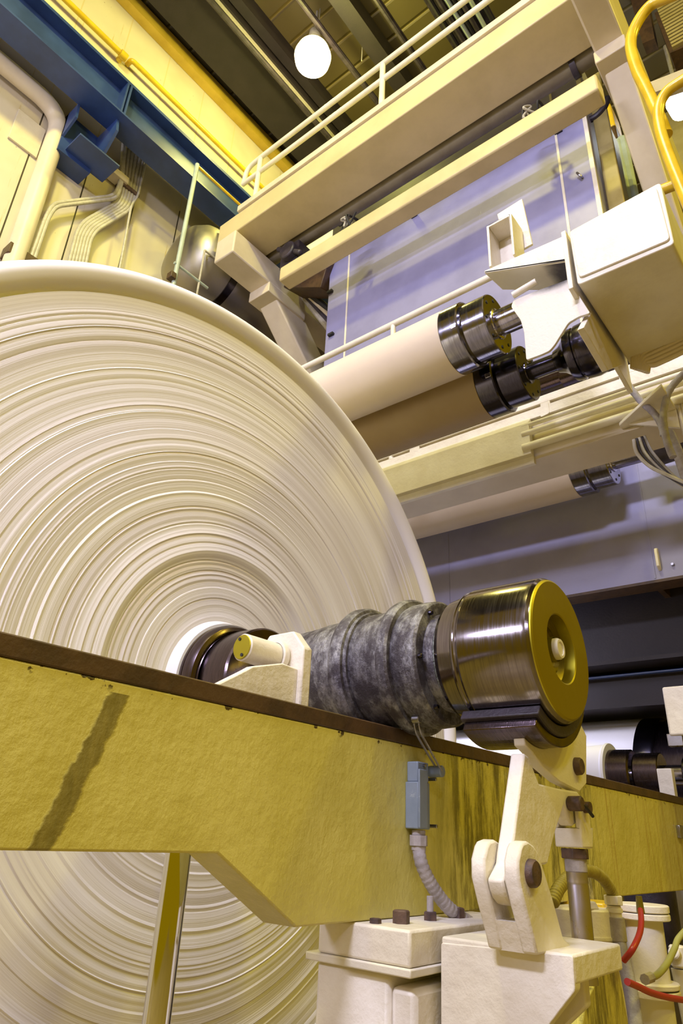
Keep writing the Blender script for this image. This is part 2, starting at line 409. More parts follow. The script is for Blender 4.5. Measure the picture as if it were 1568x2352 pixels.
# ================================================================== rail beam
zt = 1.758
BY = 1.05
bm = thing('rail_beam', 'long cream yellow beam with a rusty rail strip running across the foreground', 'rail beam', (1.2, BY + .05, 1.336))
out = ats([(-260, 1930), (500, 1967), (680, 2122)], Y=BY)
out[0].z = out[1].z = 1.459
zb = 1.330
out[2].z = zb
XR = 9.0
XL = out[0].x
poly = [(XL, BY, 1.459), out[1], out[2], (XR, BY, zb), (XR, BY, 1.722), (XL, BY, 1.722)]
b = MB(); b.prism(poly, (0, .095, 0)); part('web', b, M['beam'], bm, bevel=.004)
b = MB(); b.box(XL, XR, BY - .003, BY + .13, 1.722, zt); part('rail_strip', b, M['brown'], bm, bevel=.003, label='dark rusty rail strip')

# stop bracket standing on the rail
sb = thing('stop_bracket', 'cream welded bracket with a round bumper stub, standing on the rail', 'bracket', (1.08, 1.14, zt))
X1 = at(690, 1500, Y=1.085).x
oc = []
yb0, yb1 = 1.075, 1.235
ztop = at(668, 1450, X=X1).z
pl = [(X1, yb0, zt), (X1, yb0, ztop - .045), (X1, yb0 + .04, ztop), (X1, yb1 - .04, ztop), (X1, yb1, ztop - .05), (X1, yb1, zt)]
b = MB(); b.prism(pl, (.030, 0, 0)); part('plate', b, M['cream_thick'], sb, bevel=.004)
g = ats([(494, 1574), (566, 1538), (580, 1530), (650, 1523), (672, 1533), (690, 1560)], Y=1.09)
b = MB(); b.prism([(g[0].x - .05, 1.09, zt), g[0], g[1], g[2], g[3], (X1 + .001, 1.09, g[4].z), (X1 + .001, 1.09, zt)], (0, .022, 0)); part('gusset', b, M['cream_thick'], sb, bevel=.004)
c0 = at(556, 1486, Y=1.155); c1 = V((X1 + .005, c0.y, c0.z))
b = MB(); b.cyl(c0, c1, .0315, .033, 36, .003); st = part('stub', b, M['cream_thick'], sb)
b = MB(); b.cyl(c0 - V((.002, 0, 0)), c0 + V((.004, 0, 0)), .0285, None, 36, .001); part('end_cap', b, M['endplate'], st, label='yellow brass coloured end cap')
b = MB(); b.lathe([(0, .034), (0, .041), (.012, .043), (.022, .036), (.022, .034)], (X1 - .02, c0.y, c0.z), EX, 32); part('weld_ring', b, M['cream_thick'], sb)
for dy, dz in ((.008, .019), (-.004, -.019)):
    b = MB(); b.cyl(c0 + V((-.004, dy, dz)), c0 + V((.002, dy, dz)), .004, None, 12); part('screw', b, M['black'], st)

# chrome rod
ch = at(405, 1965, Y=1.32)
b = MB(); b.cyl((ch.x + .005, 1.32, .6), (ch.x + .005, 1.32, 1.60), .0285, None, 40, .003)
solo('piston_rod', b, M['chrome'], 'shiny chrome rod standing upright below the left end of the cream beam', 'rod')

# ================================================================== pedestal
XP = 1.36
pd = thing('support_pedestal', 'white painted pedestal with a bolted cap plate under the cream beam', 'pedestal', (1.6, 1.12, 0))
yl = at(728, 2200, X=XP + .012).y
b = MB(); b.box(XP, XP + .52, .905, yl - .01, 1.262, 1.329); part('cap_plate', b, M['cream_thick'], pd, bevel=.006)
b = MB(); b.box(XP - .006, XP + .53, .90, yl + .02, 1.246, 1.262); part('shim', b, M['cream'], pd, bevel=.003)
b = MB(); b.box(XP + .012, XP + .5, .965, yl, 0, 1.246); part('column', b, M['cream_thick'], pd, bevel=.01)
b = MB(); b.box(XP + .018, XP + .48, .905, .965, 0, 1.225); part('side_slab', b, M['cream_thick'], pd, bevel=.012)
def nut(px, py, z, r, h, mat='rust', rot=.2, name='nut', par=None, stud=0, y=None):
    c = V((px, py, z)); b = MB(); b.lathe([(0, 0), (0, r), (h * .9, r), (h, r * .85), (h, 0)], c, EZ, 6, up=(cos(rot), sin(rot), 0))
    o = part(name, b, M[mat], par)
    if stud: b = MB(); b.cyl(c, c + V((0, 0, stud)), r * .5, None, 14, .001); part('stud', b, M['conduit'], o, label='grey threaded stud')
    return o
nut(XP + .085, .985, 1.329, .019, .026, par=pd); nut(XP + .205, .985, 1.329, .016, .018, rot=.5, par=pd, stud=.05)
nut(XP + .325, .985, 1.329, .020, .022, rot=.9, par=pd); nut(XP + .030, 1.015, 1.329, .013, .010, rot=.0, par=pd)

# ================================================================== brake foot block
FX = 1.45
ft = thing('pivot_block', 'white heavy welded block with a forked lug, in the bottom foreground', 'bracket block', (1.55, .72, .9))
fo = ats([(1012, 2165), (1315, 2195), (1320, 2276), (1262, 2352), (1180, 2470), (1012, 2470)], X=FX)
b = MB(); b.prism(rpoly(fo, .006), (.028, 0, 0)); part('front_plate', b, M['cream_thick'], ft, bevel=.005)
yn = fo[1].y; yf = fo[0].y; zt2 = fo[1].z
b = MB(); b.box(FX + .002, FX + .262, yn, yf, zt2 - .047, zt2 + .001); part('top_plate', b, M['cream_thick'], ft, bevel=.005)
gp = [(FX + .13, y, z) for y, z in ((yn + .035, zt2 - .047), (yn + .035, zt2 - .10), (yn + .10, zt2 - .155), (yf, zt2 - .22), (yf, zt2 - .047))]
b = MB(); b.prism(gp, (.028, 0, 0)); part('gusset', b, M['cream_thick'], ft, bevel=.004)
b = MB(); b.box(FX + .02, FX + .30, yf - .05, yf - .002, .62, zt2 - .045); part('back_plate', b, M['beam'], ft, bevel=.004)
lug = ats([(1196, 1948), (1190, 1979), (1192, 2024), (1207, 2086), (1225, 2153), (1234, 2186), (1318, 2183), (1294, 2153), (1270, 2064), (1248, 1993), (1238, 1961), (1225, 1941), (1212, 1932), (1201, 1937)], Y=.655)
for q in (lug[5], lug[6]): q.z = zt2 - .004
for y0 in (.655, .727):
    b = MB(); b.prism([(p.x, y0, p.z) for p in lug], (0, .032, 0)); part('lug', b, M['cream_thick'], ft, bevel=.005)
lo = [p for p in lug[3:8]]
def lerp_at(a, c, z): t = (z - a.z) / (c.z - a.z); return a + (c - a) * t
zw = lug[4].z + .022
wl = [lerp_at(lug[3], lug[4], zw), lug[4], lug[5], lug[6], lug[7], lerp_at(lug[7], lug[8], zw)]
b = MB(); b.prism([(p.x + .002, .68, p.z) for p in wl], (0, .055, 0)); part('lug_web', b, M['cream_thick'], ft)
pc = at(1223, 2006, Y=.65)
b = MB(); b.lathe([(0, 0), (0, .022), (.004, .025), (.016, .026), (.016, .0)], (pc.x, .641, pc.z), EY, 24); part('pin_head', b, M['rust'], ft, label='rusty round pin head')
b = MB(); b.cyl((pc.x, .66, pc.z), (pc.x, .772, pc.z), .016); part('pin', b, M['steel'], ft)

# ================================================================== brake lever
lv = thing('brake_lever', 'cream yellow brake lever carrying a dark curved shoe under the shiny drum', 'brake lever', (pc.x, .70, pc.z))
LY = .69
out = ats([(1204, 1729), (1216, 1740), (1238, 1800), (1287, 1812), (1326, 1818), (1336, 1832), (1336, 1880), (1316, 1898), (1303, 1880), (1296, 1846), (1273, 1920), (1258, 1985)], Y=LY)
ang0 = [V((pc.x + cos(a) * .052, LY, pc.z + sin(a) * .060)) for a in [math.radians(d) for d in range(5, -185, -19)]]
out2 = out + ang0 + ats([(1172, 1985), (1174, 1960), (1180, 1920)], Y=LY)
b = MB(); b.prism(out2, (0, .034, 0)); part('lever_plate', b, M['cream_thick'], lv, bevel=.005)
# shoe: arc around the drum axis
a_l = math.atan2(at(1128, 1672, Y=.82).z - AZ, at(1128, 1672, Y=.82).x - AX)
def arc(r0, r1, a0, a1, y0, y1, seg=26, sk=0):
    b = MB(); n = seg
    pts = []
    for i in range(n + 1):
        a = a0 + (a1 - a0) * i / n; pts.append((AX + cos(a) * r1, y0, AZ + sin(a) * r1))
    for i in range(n, -1, -1):
        a = a0 + (a1 - a0) * i / n; pts.append((AX + cos(a) * r0, y0, AZ + sin(a) * r0))
    # quads instead of one large n-gon
    for i in range(n):
        a, c = a0 + (a1 - a0) * i / n, a0 + (a1 - a0) * (i + 1) / n
        q = [(AX + cos(t) * rr_, y0, AZ + sin(t) * rr_) for t, rr_ in ((a, r0), (c, r0), (c, r1), (a, r1))]
        b.prism(q, (0, y1 - y0, 0))
    bmesh.ops.remove_doubles(b.b, verts=b.b.verts, dist=1e-5)
    seen = {}
    for f in b.b.faces: seen.setdefault(tuple(sorted(v.index for v in f.verts)), []).append(f)
    b.b.verts.index_update()
    seen = {}
    for f in b.b.faces: seen.setdefault(tuple(sorted(v.index for v in f.verts)), []).append(f)
    bmesh.ops.delete(b.b, geom=[f for l in seen.values() if len(l) > 1 for f in l], context='FACES')
    return b
D = math.radians
AS, AE = D(-124), D(-8)
sh = part('brake_shoe', arc(.203, .226, AS + .06, AE - .05, .648, .832), M['brownsteel'], lv, bevel=.003, label='purple brown steel shoe')
part('lining', arc(.1775, .203, AS, AE, .64, .838), M['darkmach'], sh, bevel=.003, label='black brake lining')
wb = [(AX + cos(a) * .225, LY + .004, AZ + sin(a) * .225) for a in [AS + .25 + (AE - .2 - AS - .25) * i / 14 for i in range(15)]]
wo = ats([(1346, 1600), (1347, 1690), (1347, 1800), (1331, 1819), (1286, 1796), (1246, 1762), (1222, 1728), (1206, 1712)], Y=LY + .004)
b = MB(); b.prism(wb + wo[1:], (0, .028, 0)); part('shoe_web', b, M['cream_thick'], sh, bevel=.003)
pb = at(1326, 1760, Y=LY)
b = MB(); b.lathe([(0, 0), (0, .018), (.004, .021), (.02, .022), (.02, 0)], (pb.x, LY - .012, pb.z), EY, 24); part('pivot_pin', b, M['rust'], lv, label='rusty pivot pin')

# ================================================================== rod with clevis
rd = thing('actuator_rod', 'polished rod with a white clevis and rusty nut, right of the forked lug', 'actuator rod', (1.79, .72, .9))
cx = at(1330, 1930, Y=.705)
RY = .707
def pz(y, x=1330): return at(x, y, Y=RY).z
x0 = at(1331, 2080, Y=RY).x
hw = .0335
b = MB()
zc0, zc1, zcm = pz(1960), pz(1868), pz(1905)
b.box(x0 - hw, x0 + hw, RY - .034, RY + .034, zc0 + .012, zcm)
b.box(x0 - hw, x0 + hw, RY - .034, RY - .021, zcm, pz(1845)); b.box(x0 - hw, x0 + hw, RY + .021, RY + .034, zcm, pz(1845))
part('clevis', b, M['cream_thick'], rd, bevel=.004)
b = MB(); b.lathe([(0, .012), (0, .034), (.022, .034), (.022, .012)], (x0, RY, zc0 - .012), EZ, 6, up=(.3, 1, 0)); part('lock_nut', b, M['rust'], rd, bevel=.002, label='rusty lock nut')
b = MB(); b.cyl((x0, RY, pz(2003)), (x0, RY, zc0 + .0), .0255, None, 28, .002); part('threaded_end', b, M['conduit'], rd, label='dull grey threaded end')
b = MB(); b.lathe([(0, 0), (0, .0245), (.195, .0245), (.199, .0235), (.202, .0245), (.222, .0245), (.222, 0)], (x0, RY, pz(2003) - .222), EZ, 36); part('rod', b, M['rod'], rd)
b = MB(); b.cyl((x0, RY - .05, pz(1857)), (x0, RY + .05, pz(1857)), .013, None, 20); pn = part('clevis_pin', b, M['rust'], rd)
k0 = at(1352, 1846, Y=.64); b = MB(); b.cyl((k0.x, .655, k0.z), (k0.x, .69, k0.z), .017, None, 16, .003); part('pin_end', b, M['rust'], pn)
b = MB(); b.tube([(k0.x, .662, k0.z), (k0.x + .018, .655, k0.z - .006), (k0.x + .045, .65, k0.z - .026)], .004, 8); part('cotter', b, M['black'], pn)

# ================================================================== limit switch on the beam
sx = at(930, 1800, Y=BY).x
ls = thing('limit_switch', 'grey blue limit switch with a two wire lever, screwed to the cream beam', 'limit switch', (sx + .04, BY - .03, 1.46))
def zat(py, px=935, y=BY): return at(px, py, X=sx).z
ynear = at(960, 1800, X=sx).y
zt_, zm_, zb_ = at(935, 1748, X=sx).z, at(935, 1795, X=sx).z, at(935, 1903, X=sx).z
b = MB(); b.box(sx, sx + .055, ynear, BY, zb_, zm_); bd = part('body', b, M['bluegrey'], ls, bevel=.003)
b = MB(); b.box(sx + .008, sx + .06, ynear + .006, BY, zm_, zt_); part('head', b, M['bluegrey'], ls, bevel=.003)
b = MB(); b.box(sx - .002, sx + .035, ynear - .006, ynear, zb_ + .002, zm_ + .03); part('cover', b, M['bluegrey'], bd, bevel=.002)
b = MB(); b.box(sx + .056, sx + .09, ynear + .03, BY, zb_ + .022, zm_ - .012); part('name_plate', b, M['switchplate'], bd, bevel=.002, label='brown name plate side')
for px, py in ((978, 1799), (1002, 1790), (1004, 1898), (978, 1758)):
    q = at(px, py, Y=ynear - .002); b = MB(); b.cyl(q, q + V((0, .03, 0)), .0045, None, 10, .001); part('screw', b, M['steel'], ls)
hb = at(1000, 1772, Y=ynear)
b = MB(); b.cyl((hb.x, ynear - .022, hb.z), (hb.x, BY - .02, hb.z), .0145, None, 24, .002); hub = part('lever_hub', b, M['bluegrey'], ls)
la = at(956, 1652, Y=.985)
for o in (-.007, .007):
    b = MB(); b.tube([(hb.x + o * .4, ynear - .014 + o, hb.z), (hb.x * .6 + la.x * .4 - .006, ynear * .6 + .985 * .4 + o, hb.z * .55 + la.z * .45), (la.x + .008, .985 + o, la.z - .03), (la.x, .985 + o, la.z)], .0028, 8, sub=4); part('lever_wire', b, M['steel'], hub)
b = MB(); b.cyl((la.x, .974, la.z), (la.x, .996, la.z), .0105, None, 20, .002); part('roller', b, M['steel'], hub, label='small steel roller')
cn = at(961, 1918, X=sx + .026)
b = MB(); b.cyl((cn.x, cn.y, zb_ - .002), (cn.x, cn.y, zb_ - .014), .017, None, 24, .001); b.lathe([(0, 0), (0, .0225), (.024, .0225), (.024, 0)], (cn.x, cn.y, zb_ - .038), EZ, 8); b.cyl((cn.x, cn.y, zb_ - .038), (cn.x, cn.y, zb_ - .048), .018); part('cable_gland', b, M['conduit'], ls, bevel=.001)

def ribbed(pts, r, pitch, depth, seg=14, sub=14):
    b = MB()
    pts = [V(p) for p in pts]; q = []; n = len(pts)
    for i in range(n - 1):
        p0, p1, p2, p3 = pts[max(i - 1, 0)], pts[i], pts[i + 1], pts[min(i + 2, n - 1)]
        for k in range(sub):
            t = k / sub; q.append(.5 * (2 * p1 + (p2 - p0) * t + (2 * p0 - 5 * p1 + 4 * p2 - p3) * t * t + (3 * p1 - p0 - 3 * p2 + p3) * t ** 3))
    q.append(pts[-1]); L = [0]
    for a, c in zip(q, q[1:]): L.append(L[-1] + (c - a).length)
    m = max(8, int(L[-1] / pitch * 4)); res = []; j = 0
    for i in range(m + 1):
        d = L[-1] * i / m
        while j < len(L) - 2 and L[j + 1] < d: j += 1
        t = (d - L[j]) / max(1e-9, L[j + 1] - L[j]); res.append(q[j] + (q[j + 1] - q[j]) * t)
    return b.tube(res, r, seg, rf=lambda i, n: 1 + depth * (0, .8, 1, .8)[i % 4] - depth)
y_c = cn.y
cp = [(cn.x, y_c, zb_ - .044), at(968, 1985, Y=y_c - .01), at(992, 2035, Y=y_c - .02), at(1030, 2085, Y=y_c - .035), at(1075, 2118, Y=y_c - .05), at(1112, 2145, Y=y_c - .06), at(1140, 2190, Y=y_c - .06)]
solo('flexible_conduit', ribbed(cp, .0165, .013, .09, 16), M['conduit'], 'grey ribbed flexible conduit curving down from the limit switch', 'conduit', ang=1.2)
# ================================================================== things right of the block
hy = .88
arch = ats([(1268, 2075), (1283, 2040), (1312, 2010), (1345, 2000), (1378, 2012), (1400, 2040), (1408, 2062)], Y=hy)
solo('corrugated_hose', ribbed(arch, .0185, .011, .16, 16, 16), paint('yellowed corrugated rubber', (.36, .30, .06), (.24, .19, .04), rough=.5, scale=20, bump=.3), 'yellowish corrugated hose arching behind the polished rod', 'hose', ang=1.3)
e = at(1407, 2060, Y=hy)
hc = thing('hose_coupling', 'cream hose coupling with a grey sleeve, at the right end of the arched hose', 'coupling', (e.x, hy, e.z - .16))
b = MB(); b.lathe([(0, .012), (0, .029), (-.026, .029), (-.026, .022)], e + V((0, 0, .004)), EZ, 8); part('collar_nut', b, M['cream'], hc, bevel=.002)
b = MB(); b.lathe([(-.024, .021), (-.030, .021), (-.032, .025), (-.042, .025), (-.044, .021), (-.060, .0215), (-.062, .012)], e, EZ, 24); part('neck', b, M['cream'], hc)
b = MB(); b.lathe([(-.055, .012), (-.055, .0275), (-.120, .0285), (-.122, .022)], e, EZ, 28); part('sleeve', b, M['conduit'], hc, bevel=.002, label='dusty grey sleeve')
gp = [e + V((0, 0, -.11)), at(1425, 2180, Y=hy - .01), at(1440, 2240, Y=hy - .03), at(1452, 2300, Y=hy - .05), at(1462, 2370, Y=hy - .07), at(1470, 2440, Y=hy - .08)]
b = MB(); b.tube(gp, .0205, 18, sub=8); solo('cable_sleeve', b, M['hosegrey'], 'dusty grey sheathed pipe running down right of the white block', 'pipe')
# cylinder head block behind the rod
k = thing('cylinder_head', 'cream yellow cylinder head block with strap bands behind the polished rod', 'cylinder', (2.0, 1.0, .9))
tz = at(1345, 2090, Y=.93).z
c = at(1335, 2090, Y=.99)
b = MB(); b.cyl((c.x, 1.0, .6), (c.x, 1.0, tz), .115, None, 40, .006); part('barrel', b, M['cream_thick'], k)
b = MB(); b.box(c.x + .04, c.x + .20, .93, 1.07, tz - .13, tz + .012); part('port_block', b, M['yellow'], k, bevel=.005, label='yellow port block')
b = MB(); b.lathe([(-.075, .114), (-.075, .118), (-.083, .118), (-.083, .114)], (c.x, 1.0, tz), EZ, 40); part('strap', b, M['cream'], k)
b = MB(); b.cyl((c.x - .055, .96, tz), (c.x - .055, .96, tz + .02), .05, .04, 8); part('boss', b, M['cream_thick'], k, bevel=.004)
# leaning stay behind
st_ = ats([(1360, 1985), (1385, 1985), (1425, 2110), (1398, 2110)], Y=1.03)
b = MB(); b.prism(ats([(1352, 1990), (1372, 1990), (1412, 2100), (1370, 2100)], Y=1.02), (0, .03, 0)); solo('stay_plate', b, M['beam'], 'cream yellow leaning stay plate behind the arched hose', 'plate', bevel=.003)
# yellow leg under ledge
lp = ats([(1385, 2225), (1420, 2225), (1452, 2400), (1330, 2400), (1345, 2300)], Y=.80)
b = MB(); b.prism(lp, (0, .06, 0)); solo('stand_leg', b, M['beam'], 'cream yellow stand leg under the ledge of the white block', 'leg', bevel=.004)
# white pipe
PX = 2.75
wp = thing('flanged_pipe', 'white flanged pipe with black gasket lines, below the right end of the beam', 'pipe', (PX, 1.0, .9))
pt, pm_, pb_ = at(1470, 2085, X=PX), at(1475, 2110, X=PX), at(1478, 2285, X=PX)
yy = at(1470, 2190, X=PX - .07).y
zz = lambda py: at(1470, py, Y=yy).z
b = MB(); b.cyl((PX, yy, zz(2420)), (PX, yy, zz(2090)), .062, None, 36); part('pipe', b, M['cream'], wp)
for i, (a, c2) in enumerate(((2112, 2096), (2094, 2076), (2276, 2262), (2300, 2280))):
    b = MB(); b.cyl((PX, yy, zz(a)), (PX, yy, zz(c2)), .088, None, 40, .003); part('flange', b, M['cream_thick'], wp)
for a, c2 in ((2096, 2094), (2280, 2276)):
    b = MB(); b.cyl((PX, yy, zz(a)), (PX, yy, zz(c2)), .083, None, 40); part('gasket', b, M['black'], wp, label='black gasket line')
q0 = at(1470, 2078, Y=yy - .09)
hf = [at(1470, 2088, Y=yy - .10), at(1472, 2115, Y=yy - .12), at(1468, 2145, Y=yy - .13), at(1452, 2180, Y=yy - .13), at(1432, 2206, Y=yy - .10)]
rh = thing('air_hose', 'red air hose curving down in front of the white flanged pipe', 'hose', hf[-1])
b = MB(); b.tube(hf, .0085, 12, sub=8); part('hose', b, M['red'], rh)
b = MB(); b.cyl(hf[0] - V((0, 0, .012)), hf[0] + V((0, 0, .035)), .012, .009, 10); part('fitting', b, M['steel'], rh)
hf2 = ats([(1440, 2255), (1465, 2266), (1495, 2280), (1535, 2291), (1600, 2302)], Y=yy - .16)
b = MB(); b.tube(hf2, .0085, 12, sub=8); solo('air_hose', b, M['red'], 'red air hose sagging to the right edge, below the white flange', 'hose', org=hf2[2])
gh = ats([(1493, 2245), (1510, 2238), (1530, 2215), (1548, 2180), (1558, 2155), (1590, 2120)], Y=yy - .12)
b = MB(); b.tube(gh, .0095, 12, sub=8); g_ = solo('air_hose', b, M['greenhose'], 'pale yellow green air hose rising to the right edge', 'hose', org=gh[0])
b = MB(); b.cyl(gh[0] - V((.05, 0, 0)), gh[0] + V((.005, 0, 0)), .014, None, 8); part('fitting', b, M['conduit'], g_)
te = at(1557, 2200, Y=yy)
b = MB(); b.cyl(te + V((0, 0, -.03)), te + V((0, 0, .04)), .028, None, 20, .006); b.cyl(te + V((-.05, 0, .02)), te + V((.06, 0, -.01)), .02, None, 20, .004); b.cyl(te + V((0, 0, -.2)), te + V((0, 0, -.035)), .018, .03, 20)
solo('valve_tee', b, M['cream'], 'cream valve tee under the pale hose at the right edge', 'valve')
# dark machinery behind
b = MB(); c1 = at(1525, 2150, Y=1.35); b.cyl((c1.x, 1.4, at(1500, 2298, Y=1.0).z + .001), (c1.x, 1.4, at(1515, 2050, Y=1.35).z + .3), .14, None, 40, .01)
solo('motor_body', b, M['darkmach'], 'dark purple motor body behind the white flanged pipe', 'motor')
b = MB(); c1 = at(1600, 2100, Y=1.25); b.box(c1.x, c1.x + .4, 1.2, 1.5, 0, 1.3); solo('equipment_cabinet', b, M['cream'], 'pale cabinet edge below the beam at the right border', 'cabinet', bevel=.01)
b = MB(); c1 = at(1500, 2330, Y=1.1); b.box(c1.x - .45, c1.x + 1.2, 1.0, 1.7, 0, at(1500, 2298, Y=1.0).z); b.box(c1.x - .1, c1.x + .15, 1.02, 1.2, 0, at(1500, 2235, Y=1.02).z)
solo('pump_skid', b, M['darkmach'], 'dark oily pump skid in the bottom right corner', 'pump skid', bevel=.01)

# ================================================================== second spool and drum on the right
SX, SZ = 4.98, 1.94
s2 = thing('reel_spool', 'dark steel spool with white core lying on the rail at right, beyond the lever', 'reel spool', (SX, 1.2, SZ - .2))
O2 = (SX, 0, SZ)
lat('core', [(1.66, .1), (1.66, .21), (1.675, .214), (1.69, .205), (1.70, .205), (1.78, .20), (4.5, .20), (4.5, .1)], M['white'], s2, org=O2, label='white core ring')
lat('collar', [(1.52, .07), (1.515, .155), (1.525, .166), (1.64, .169), (1.68, .169), (1.68, .07)], M['brownsteel'], s2, org=O2)
lat('collar', [(1.34, .05), (1.34, .134), (1.345, .140), (1.49, .142), (1.50, .135), (1.50, .05)], M['brownsteel'], s2, org=O2)
lat('shaft', [(1.10, 0), (1.10, .062), (1.60, .062), (1.60, 0)], M['shaft'], s2, org=O2)
lat('guide_ring', [(1.13, .06), (1.13, .10), (1.14, .108), (1.20, .108), (1.205, .10), (1.205, .06)], M['darkmetal'], s2, org=O2)
RX, RZ = 5.95, 1.88
d2 = thing('reel_drum', 'large pale cylinder with a dark end wheel behind the second spool', 'reel drum', (RX, 1.5, RZ - .57))
O3 = (RX, 0, RZ)
R3 = .57
lat('shell', [(1.66, .4), (1.66, R3), (5.9, R3), (5.9, .4)], M['white'], d2, org=O3)
lat('end_ring', [(1.52, .4), (1.52, R3 - .01), (1.54, R3), (1.66, R3), (1.66, .4)], M['darkmetal'], d2, org=O3)
lat('end_wheel', [(1.28, .30), (1.28, R3 - .05), (1.29, R3 - .03), (1.52, R3 - .03), (1.52, .3)], M['brownsteel'], d2, org=O3)
lat('hub_disc', [(1.38, 0), (1.38, .31), (1.50, .31)], M['brown'], d2, org=O3, label='brown hub disc')
X4 = 3.9
ya = at(1522, 1600, X=X4).y
b = MB(); za, zb4 = at(1520, 1578, X=X4).z, at(1540, 1690, X=X4).z
yk = thing('end_stop', 'pale lavender box with a latch at the right edge above the rail', 'box', (X4 + .2, ya - .2, zb4))
b.box(X4, X4 + .45, ya - .5, ya, zb4, za); part('casing', b, M['cream_thick'], yk, bevel=.01)
b = MB(); b.box(X4 + .01, X4 + .06, ya - .06, ya + .015, zb4 - .05, zb4 + .012); part('latch', b, M['steel'], yk, bevel=.003)
b = MB(); b.box(X4 + .05, X4 + .45, ya - .5, ya - .04, zb4 - .07, zb4); part('arm', b, M['brown'], yk, bevel=.01)
q = at(1475, 1800, Y=1.12)
b = MB(); q2 = at(1515, 1780, X=4.7); b.box(4.66, 4.72, q2.y - .08, q2.y + .005, zt, at(1525, 1765, X=4.66).z)
solo('rail_stop', b, M['cream_thick'], 'small white stop block on the rail beside the second spool', 'stop block', bevel=.004)
q = at(1553, 1910, Y=BY)
b = MB(); b.box(q.x, q.x + .08, BY - .02, BY, q.z - .03, q.z + .03); solo('switch_box', b, M['steel'], 'small grey switch box on the beam at the right edge', 'switch box', bevel=.003)

# ================================================================== deck and panel above right
PXX = 4.80
pa = ats([(1000, 1100), (1700, 1100)], X=PXX)
zbot = at(1301, 1367, X=PXX).z
pn = thing('panel_girder', 'large painted panel girder behind the lower roll, half in shade', 'girder', (PXX + .2, 2.5, zbot))
b = MB(); b.box(PXX, PXX + .06, -.3, 6.0, zbot, 4.6); part('panel', b, M['beamgrey'], pn)
for px_ in ((1480, 1180), (1030, 1300)):
    q = at(*px_, X=PXX); b = MB(); b.box(PXX - .004, PXX, q.y - .006, q.y + .006, zbot + .01, 4.55); part('weld_seam', b, M['beamgrey'], pn)
q = at(1515, 1285, X=PXX)
b = MB(); b.prism([(PXX, q.y, q.z + .085), (PXX - .035, q.y, q.z + .075), (PXX - .045, q.y, q.z + .05), (PXX - .045, q.y, q.z - .06), (PXX, q.y, q.z - .085)], (0, .02, 0)); part('lifting_eye', b, M['cream_thick'], pn, bevel=.004)
q = at(1545, 1297, X=PXX); b = MB(); b.cyl(q, q - V((.02, 0, 0)), .012, .009, 8); part('bolt', b, M['steel'], pn)
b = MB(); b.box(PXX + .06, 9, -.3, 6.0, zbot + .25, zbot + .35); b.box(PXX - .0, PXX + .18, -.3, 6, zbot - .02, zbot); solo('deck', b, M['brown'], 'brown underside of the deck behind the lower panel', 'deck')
def girder(name, x0, x1, z0_, z1_, mat, label, cat='girder', y0=-.3, y1=6.2, lip=0, group=None):
    t = thing(name, label, cat, ((x0 + x1) / 2, y0, z0_), group)
    b = MB(); b.box(x0, x1, y0, y1, z0_, z1_); part('web', b, mat, t)
    if lip: b = MB(); b.box(x0 - .10, x1, y0, y1, z0_ - lip, z0_); part('bottom_flange', b, mat, t)
    return t
zz1 = at(1460, 1420, X=5.3).z; zz2 = at(1460, 1517, X=5.3).z
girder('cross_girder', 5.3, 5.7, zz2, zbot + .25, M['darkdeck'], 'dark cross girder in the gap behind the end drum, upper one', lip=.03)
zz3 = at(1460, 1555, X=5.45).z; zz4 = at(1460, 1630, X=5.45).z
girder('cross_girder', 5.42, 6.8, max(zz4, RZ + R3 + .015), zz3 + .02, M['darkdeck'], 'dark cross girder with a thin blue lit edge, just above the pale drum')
b = MB(); b.cyl((5.36, -.3, zz3 + .004), (5.36, 6.2, zz3 + .004), .011, None, 10); solo('edge_pipe', b, M['blue'], 'thin blue pipe along the dark girder above the pale drum', 'pipe')
for px_ in (1510,):
    q = at(px_, 1370, X=5.0); b = MB(); b.box(4.85, 5.3, q.y - .02, q.y + .02, zbot + .02, zbot + .25); solo('stiffener', b, M['brown'], 'brown stiffener rib under the deck at right', 'stiffener')

# ================================================================== felt rolls
def roll(axis_px, Y0, r, label, mat, y_end, shaft_to=.9, cmat='collar', jr=.073):
    c = at(*axis_px, Y=Y0); t = thing('guide_roll', label, 'roll', (c.x, Y0, c.z - r)); O = (c.x, 0, c.z)
    lat('body', [(Y0, .1), (Y0, r), (y_end, r), (y_end, .1)], mat, t, org=O)
    rc = r * 1.0; y1, y2 = Y0 - .115, Y0 - .265
    lat('collar', [(y1, .08), (y1, rc - .010), (y1 + .006, rc), (Y0 - .004, rc), (Y0 - .001, rc - .005), (Y0, .1)], M[cmat], t, org=O)
    r2 = rc * .885
    lat('end_collar', [(y2, .05), (y2, r2 - .005), (y2 + .005, r2), (y1 - .016, r2), (y1 - .014, r2 - .012), (y1, r2 - .014), (y1, .07)], M[cmat], t, org=O)
    lat('journal', [(shaft_to, 0), (shaft_to, jr), (y2 - .010, jr), (y2 - .006, jr + .014), (y2 + .002, jr + .016)], M['shaft' if cmat == 'collar' else cmat], t, org=O)
    for i in range(8):
        a = i * pi / 4 + .3; p = V((c.x + cos(a) * r2 * .80, y2, c.z + sin(a) * r2 * .80))
        b = MB(); b.cyl(p + V((0, .01, 0)), p - V((0, .004, 0)), .010, None, 10, .002); part('bolt', b, M['black'], t)
    a = D(197); p = V((c.x + cos(a) * rc, y1 + .022, c.z + sin(a) * rc)); n = V((cos(a), 0, sin(a))); tt = V((-sin(a), 0, cos(a)))
    b = MB(); b.obox(p, n * .004, V((0, .018, 0)), tt * .013); part('key', b, M['shaft'], t, bevel=.003)
    return t, c
r1, c1 = roll((1045, 787), 1.5, .193, 'buff roll with polished collars at the top, in front of the grey panel', M['felt'], 5.6, shaft_to=.98)
